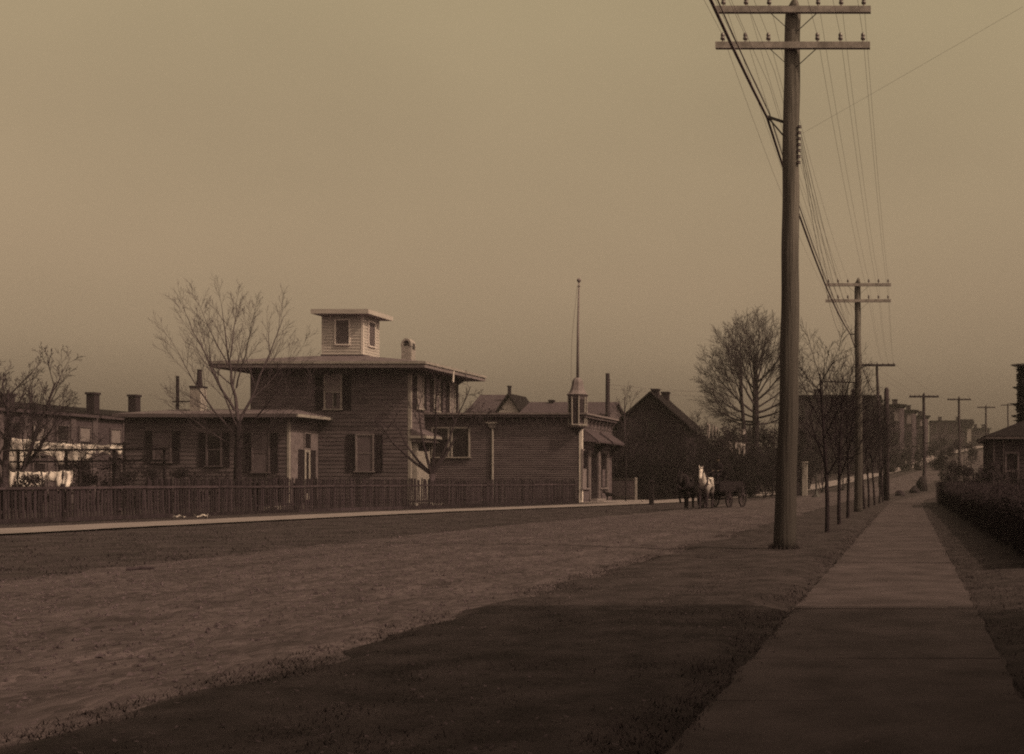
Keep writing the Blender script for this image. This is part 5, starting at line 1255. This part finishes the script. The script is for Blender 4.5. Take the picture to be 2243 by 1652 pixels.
# dog before the shop
dg = thing('dog', at(1338, 1099, 84.5) * 1.0, 'small dark dog standing before the shop', 'dog'); dg.location.z = .06; WORLD[dg.name].z = .06
Rd = Matrix.Rotation(math.radians(190), 4, 'Z')
nd = {'mid': ((0, 0, .44), .12), 'rump': ((-.27, 0, .45), .115), 'chest': ((.24, 0, .44), .14), 'neck': ((.36, 0, .56), .085), 'head': ((.46, 0, .66), .085), 'nose': ((.6, 0, .61), .04), 'tail1': ((-.42, 0, .52), .035), 'tail2': ((-.55, 0, .64), .02)}
ed = [('mid', 'rump'), ('mid', 'chest'), ('chest', 'neck'), ('neck', 'head'), ('head', 'nose'), ('rump', 'tail1'), ('tail1', 'tail2')]
for sg, s_ in ((1, 'l'), (-1, 'r')):
    nd.update({'s' + s_: ((.24, .09 * sg, .32), .06), 'k' + s_: ((.25, .09 * sg, .17), .035), 'p' + s_: ((.27, .09 * sg, .03), .04), 'h' + s_: ((-.27, .09 * sg, .33), .08), 'q' + s_: ((-.34, .09 * sg, .17), .035), 'z' + s_: ((-.29, .09 * sg, .03), .04)})
    ed += [('chest', 's' + s_), ('s' + s_, 'k' + s_), ('k' + s_, 'p' + s_), ('rump', 'h' + s_), ('h' + s_, 'q' + s_), ('q' + s_, 'z' + s_)]
skin_body('body', nd, ed, M_HORSED, dg, Rd)
for sg in (1, -1):
    w0 = WORLD[dg.name]; P = [w0 + Rd @ Vector(v) for v in ((.42, .05 * sg, .72), (.48, .07 * sg, .71), (.44, .08 * sg, .82))]
    MB().add(P + [w0 + Rd @ Vector((.43, .09 * sg, .70))], [(0, 1, 2), (1, 3, 2), (3, 0, 2)]).build('ear', M_HORSED, dg)

# ------------------------------------------------------------------ small things
hp = thing('hitching_post', (X_(1427, 74), 74, 0), 'dark hitching post at the kerb between shop and horses', 'post')
b = MB(); b.bar((X_(1427, 74), 74, -.2), (X_(1427, 74), 74, 1.42), .26, .26); b.build('shaft', M_DARKW, hp)
b = MB(); b.hip(X_(1427, 74) - .17, X_(1427, 74) + .17, 73.83, 74.17, 1.42, X_(1427, 74) - .04, X_(1427, 74) + .04, 73.96, 74.04, 1.58); b.build('cap', M_DARKW, hp)
Y = 112.0
gp = thing('gatepost', (X_(1762, Y), Y, .05), 'pale square gatepost right of the near pole', 'gatepost')
b = MB(); b.box(X_(1757, Y), X_(1768, Y), Y, Y + .48, 0, Z_(1014, Y)); b.build('shaft', M_BRICKP, gp); b = MB(); b.box(X_(1756, Y), X_(1769, Y), Y - .05, Y + .53, Z_(1014, Y), Z_(1011, Y)); b.build('cap', M_BRICKP, gp)
b = MB(); b.box(X_(1735, Y), X_(1756.8, Y), Y + .1, Y + .35, 0, Z_(1018, Y)); tag(b.build('garden_wall', M_SHADE), 'low dark garden wall joining the pale gatepost', 'wall')
Y = 104.0
pl = thing('lamp_post', (X_(1788, Y), Y, 0), 'dark iron post with spreading foot by the far walk', 'post')
b = MB(); b.lathe((X_(1788, Y), Y, 0), [(.45, 0), (.42, .12), (.16, .35), (.09, .6), (.08, 2.2), (.1, 2.25)], 10); b.build('shaft', M_IRON, pl)
def rock(name, pos, r, label, seed, m, cat, sq=(1, 1, .8), group=None):
    b = MB(); b.sphere(pos + Vector((0, 0, r * .5 * sq[2])), r, 10, 8, sq)
    b.v = [tuple(Vector(v) + Vector((noise.noise(Vector(v) * 2.4 + Vector((seed, 0, 0))), noise.noise(Vector(v) * 2.4 + Vector((0, seed, 0))), noise.noise(Vector(v) * 2.4 + Vector((0, 0, seed))))) * r * .35) for v in b.v]
    return tag(b.build(name, m, smooth=True), label, cat, group)
rock('boulder', Vector((X_(2020, 124), 124, .3)), .75, 'tall dark boulder against the foot of the pole at the bend', 5, M_DARKW, 'boulder', (.8, .8, 1.5))
rock('boulder', Vector((X_(2003, 118), 118, .15)), .62, 'larger dark boulder left of the pole at the bend', 1, M_DARKW, 'boulder')
rock('boulder', Vector((X_(1971, 108), 108, .05)), .45, 'smaller dark boulder on the verge beyond the stub pole', 2, M_BRICK, 'boulder')
def paper(x, y, Y, s_, label, seed):
    r_ = random.Random(seed); c_ = at(x, y, Y); c_.z = .05; b = MB(); n = 5
    for i in range(n):
        for j in range(n):
            b.v.append((c_.x + s_ * (i / (n - 1) - .5) + r_.uniform(-.1, .1) * s_, c_.y + s_ * .8 * (j / (n - 1) - .5) + r_.uniform(-.1, .1) * s_, c_.z + r_.random() * s_ * .45))
    for i in range(n - 1):
        for j in range(n - 1): b.f.append((i * n + j, (i + 1) * n + j, (i + 1) * n + j + 1, i * n + j + 1))
    tag(b.build('paper_scrap', M_PAPER), label, 'paper', 'paper litter')
for k, (x, y, s_, lab) in enumerate(((392, 1139, .35, 'flat paper scrap by the fence foot, leftmost'), (440, 1138, .42, 'second paper scrap from the left at the fence foot'), (601, 1124, .8, 'largest crumpled paper by the fence before the wing'), (682, 1122, .25, 'small paper scrap by the fence below the entrance bay'), (910, 1111, .5, 'crumpled paper by the fence below the house corner'), (957, 1112, .6, 'paper heap by the fence below the fruit tree'), (1407, 1101, .3, 'paper scrap beyond the board fence'), (1687, 1077, .8, 'white scrap at the far walk left of the near pole'), (1680, 1068, .5, 'small white scrap higher at the far walk'), (750, 1250, .09, 'single white scrap lying on the road'))):
    paper(x, y, 1.5 * F / (y - HY), s_, lab, k)
q = at(308, 1254, 1.5 * F / 201); lg = MB(); lg.tube([(q.x - .2, q.y - .05, .05), (q.x - .02, q.y + .03, .06), (q.x + .2, q.y, .05)], [.03, .045, .035], 8); tag(lg.build('log', M_FRAIL), 'short broken log on the left edge of the road', 'log')

# ------------------------------------------------------------------ the house whose shadow lies across the foreground (out of frame, right)
nh = thing('unseen_neighbour_house', (9, -1, 0), 'unseen tall clapboard house out of frame beside the camera, throwing the foreground shadow', 'house')
NX, NYF, NE = 3.9, 10.6, 8.6
MB().box(NX + .5, 14, -14, NYF - .5, -.1, NE).build('wall', M_HOUSE, nh)
siding(nh, 'S', -14, NX + .5, 14, .3, NE - .1, .2, M_HOUSE)
b = MB(); b.box(NX, 14.5, -14.5, NYF, NE, NE + .25); b.build('eave', M_TRIMD, nh)
b = MB(); b.hip(NX, 14.5, -14.5, NYF, NE + .252, 8.6, 9.4, -8, 5, NE + 2.2); b.build('roof', M_SHING, nh)

# ------------------------------------------------------------------ thin smoke in the air
hz = MB(); hz.box(-420, 420, -80, 720, -1.5, 40); hz = hz.build('haze', bpy.data.materials.new('smoky_air')); hz['kind'] = 'stuff'; tag(hz, 'thin pale smoky haze over the whole street', 'haze')
hm = hz.data.materials[0]; hm.use_nodes = True; hn = hm.node_tree.nodes; hn.clear()
ho = hn.new('ShaderNodeOutputMaterial'); hv = hn.new('ShaderNodeVolumePrincipled'); hv.inputs['Density'].default_value = .0005; hv.inputs['Color'].default_value = (.66, .6, .63, 1); hv.inputs['Anisotropy'].default_value = .2
hm.node_tree.links.new(hv.outputs[0], ho.inputs['Volume'])

print('OBJECTS', len(bpy.data.objects))
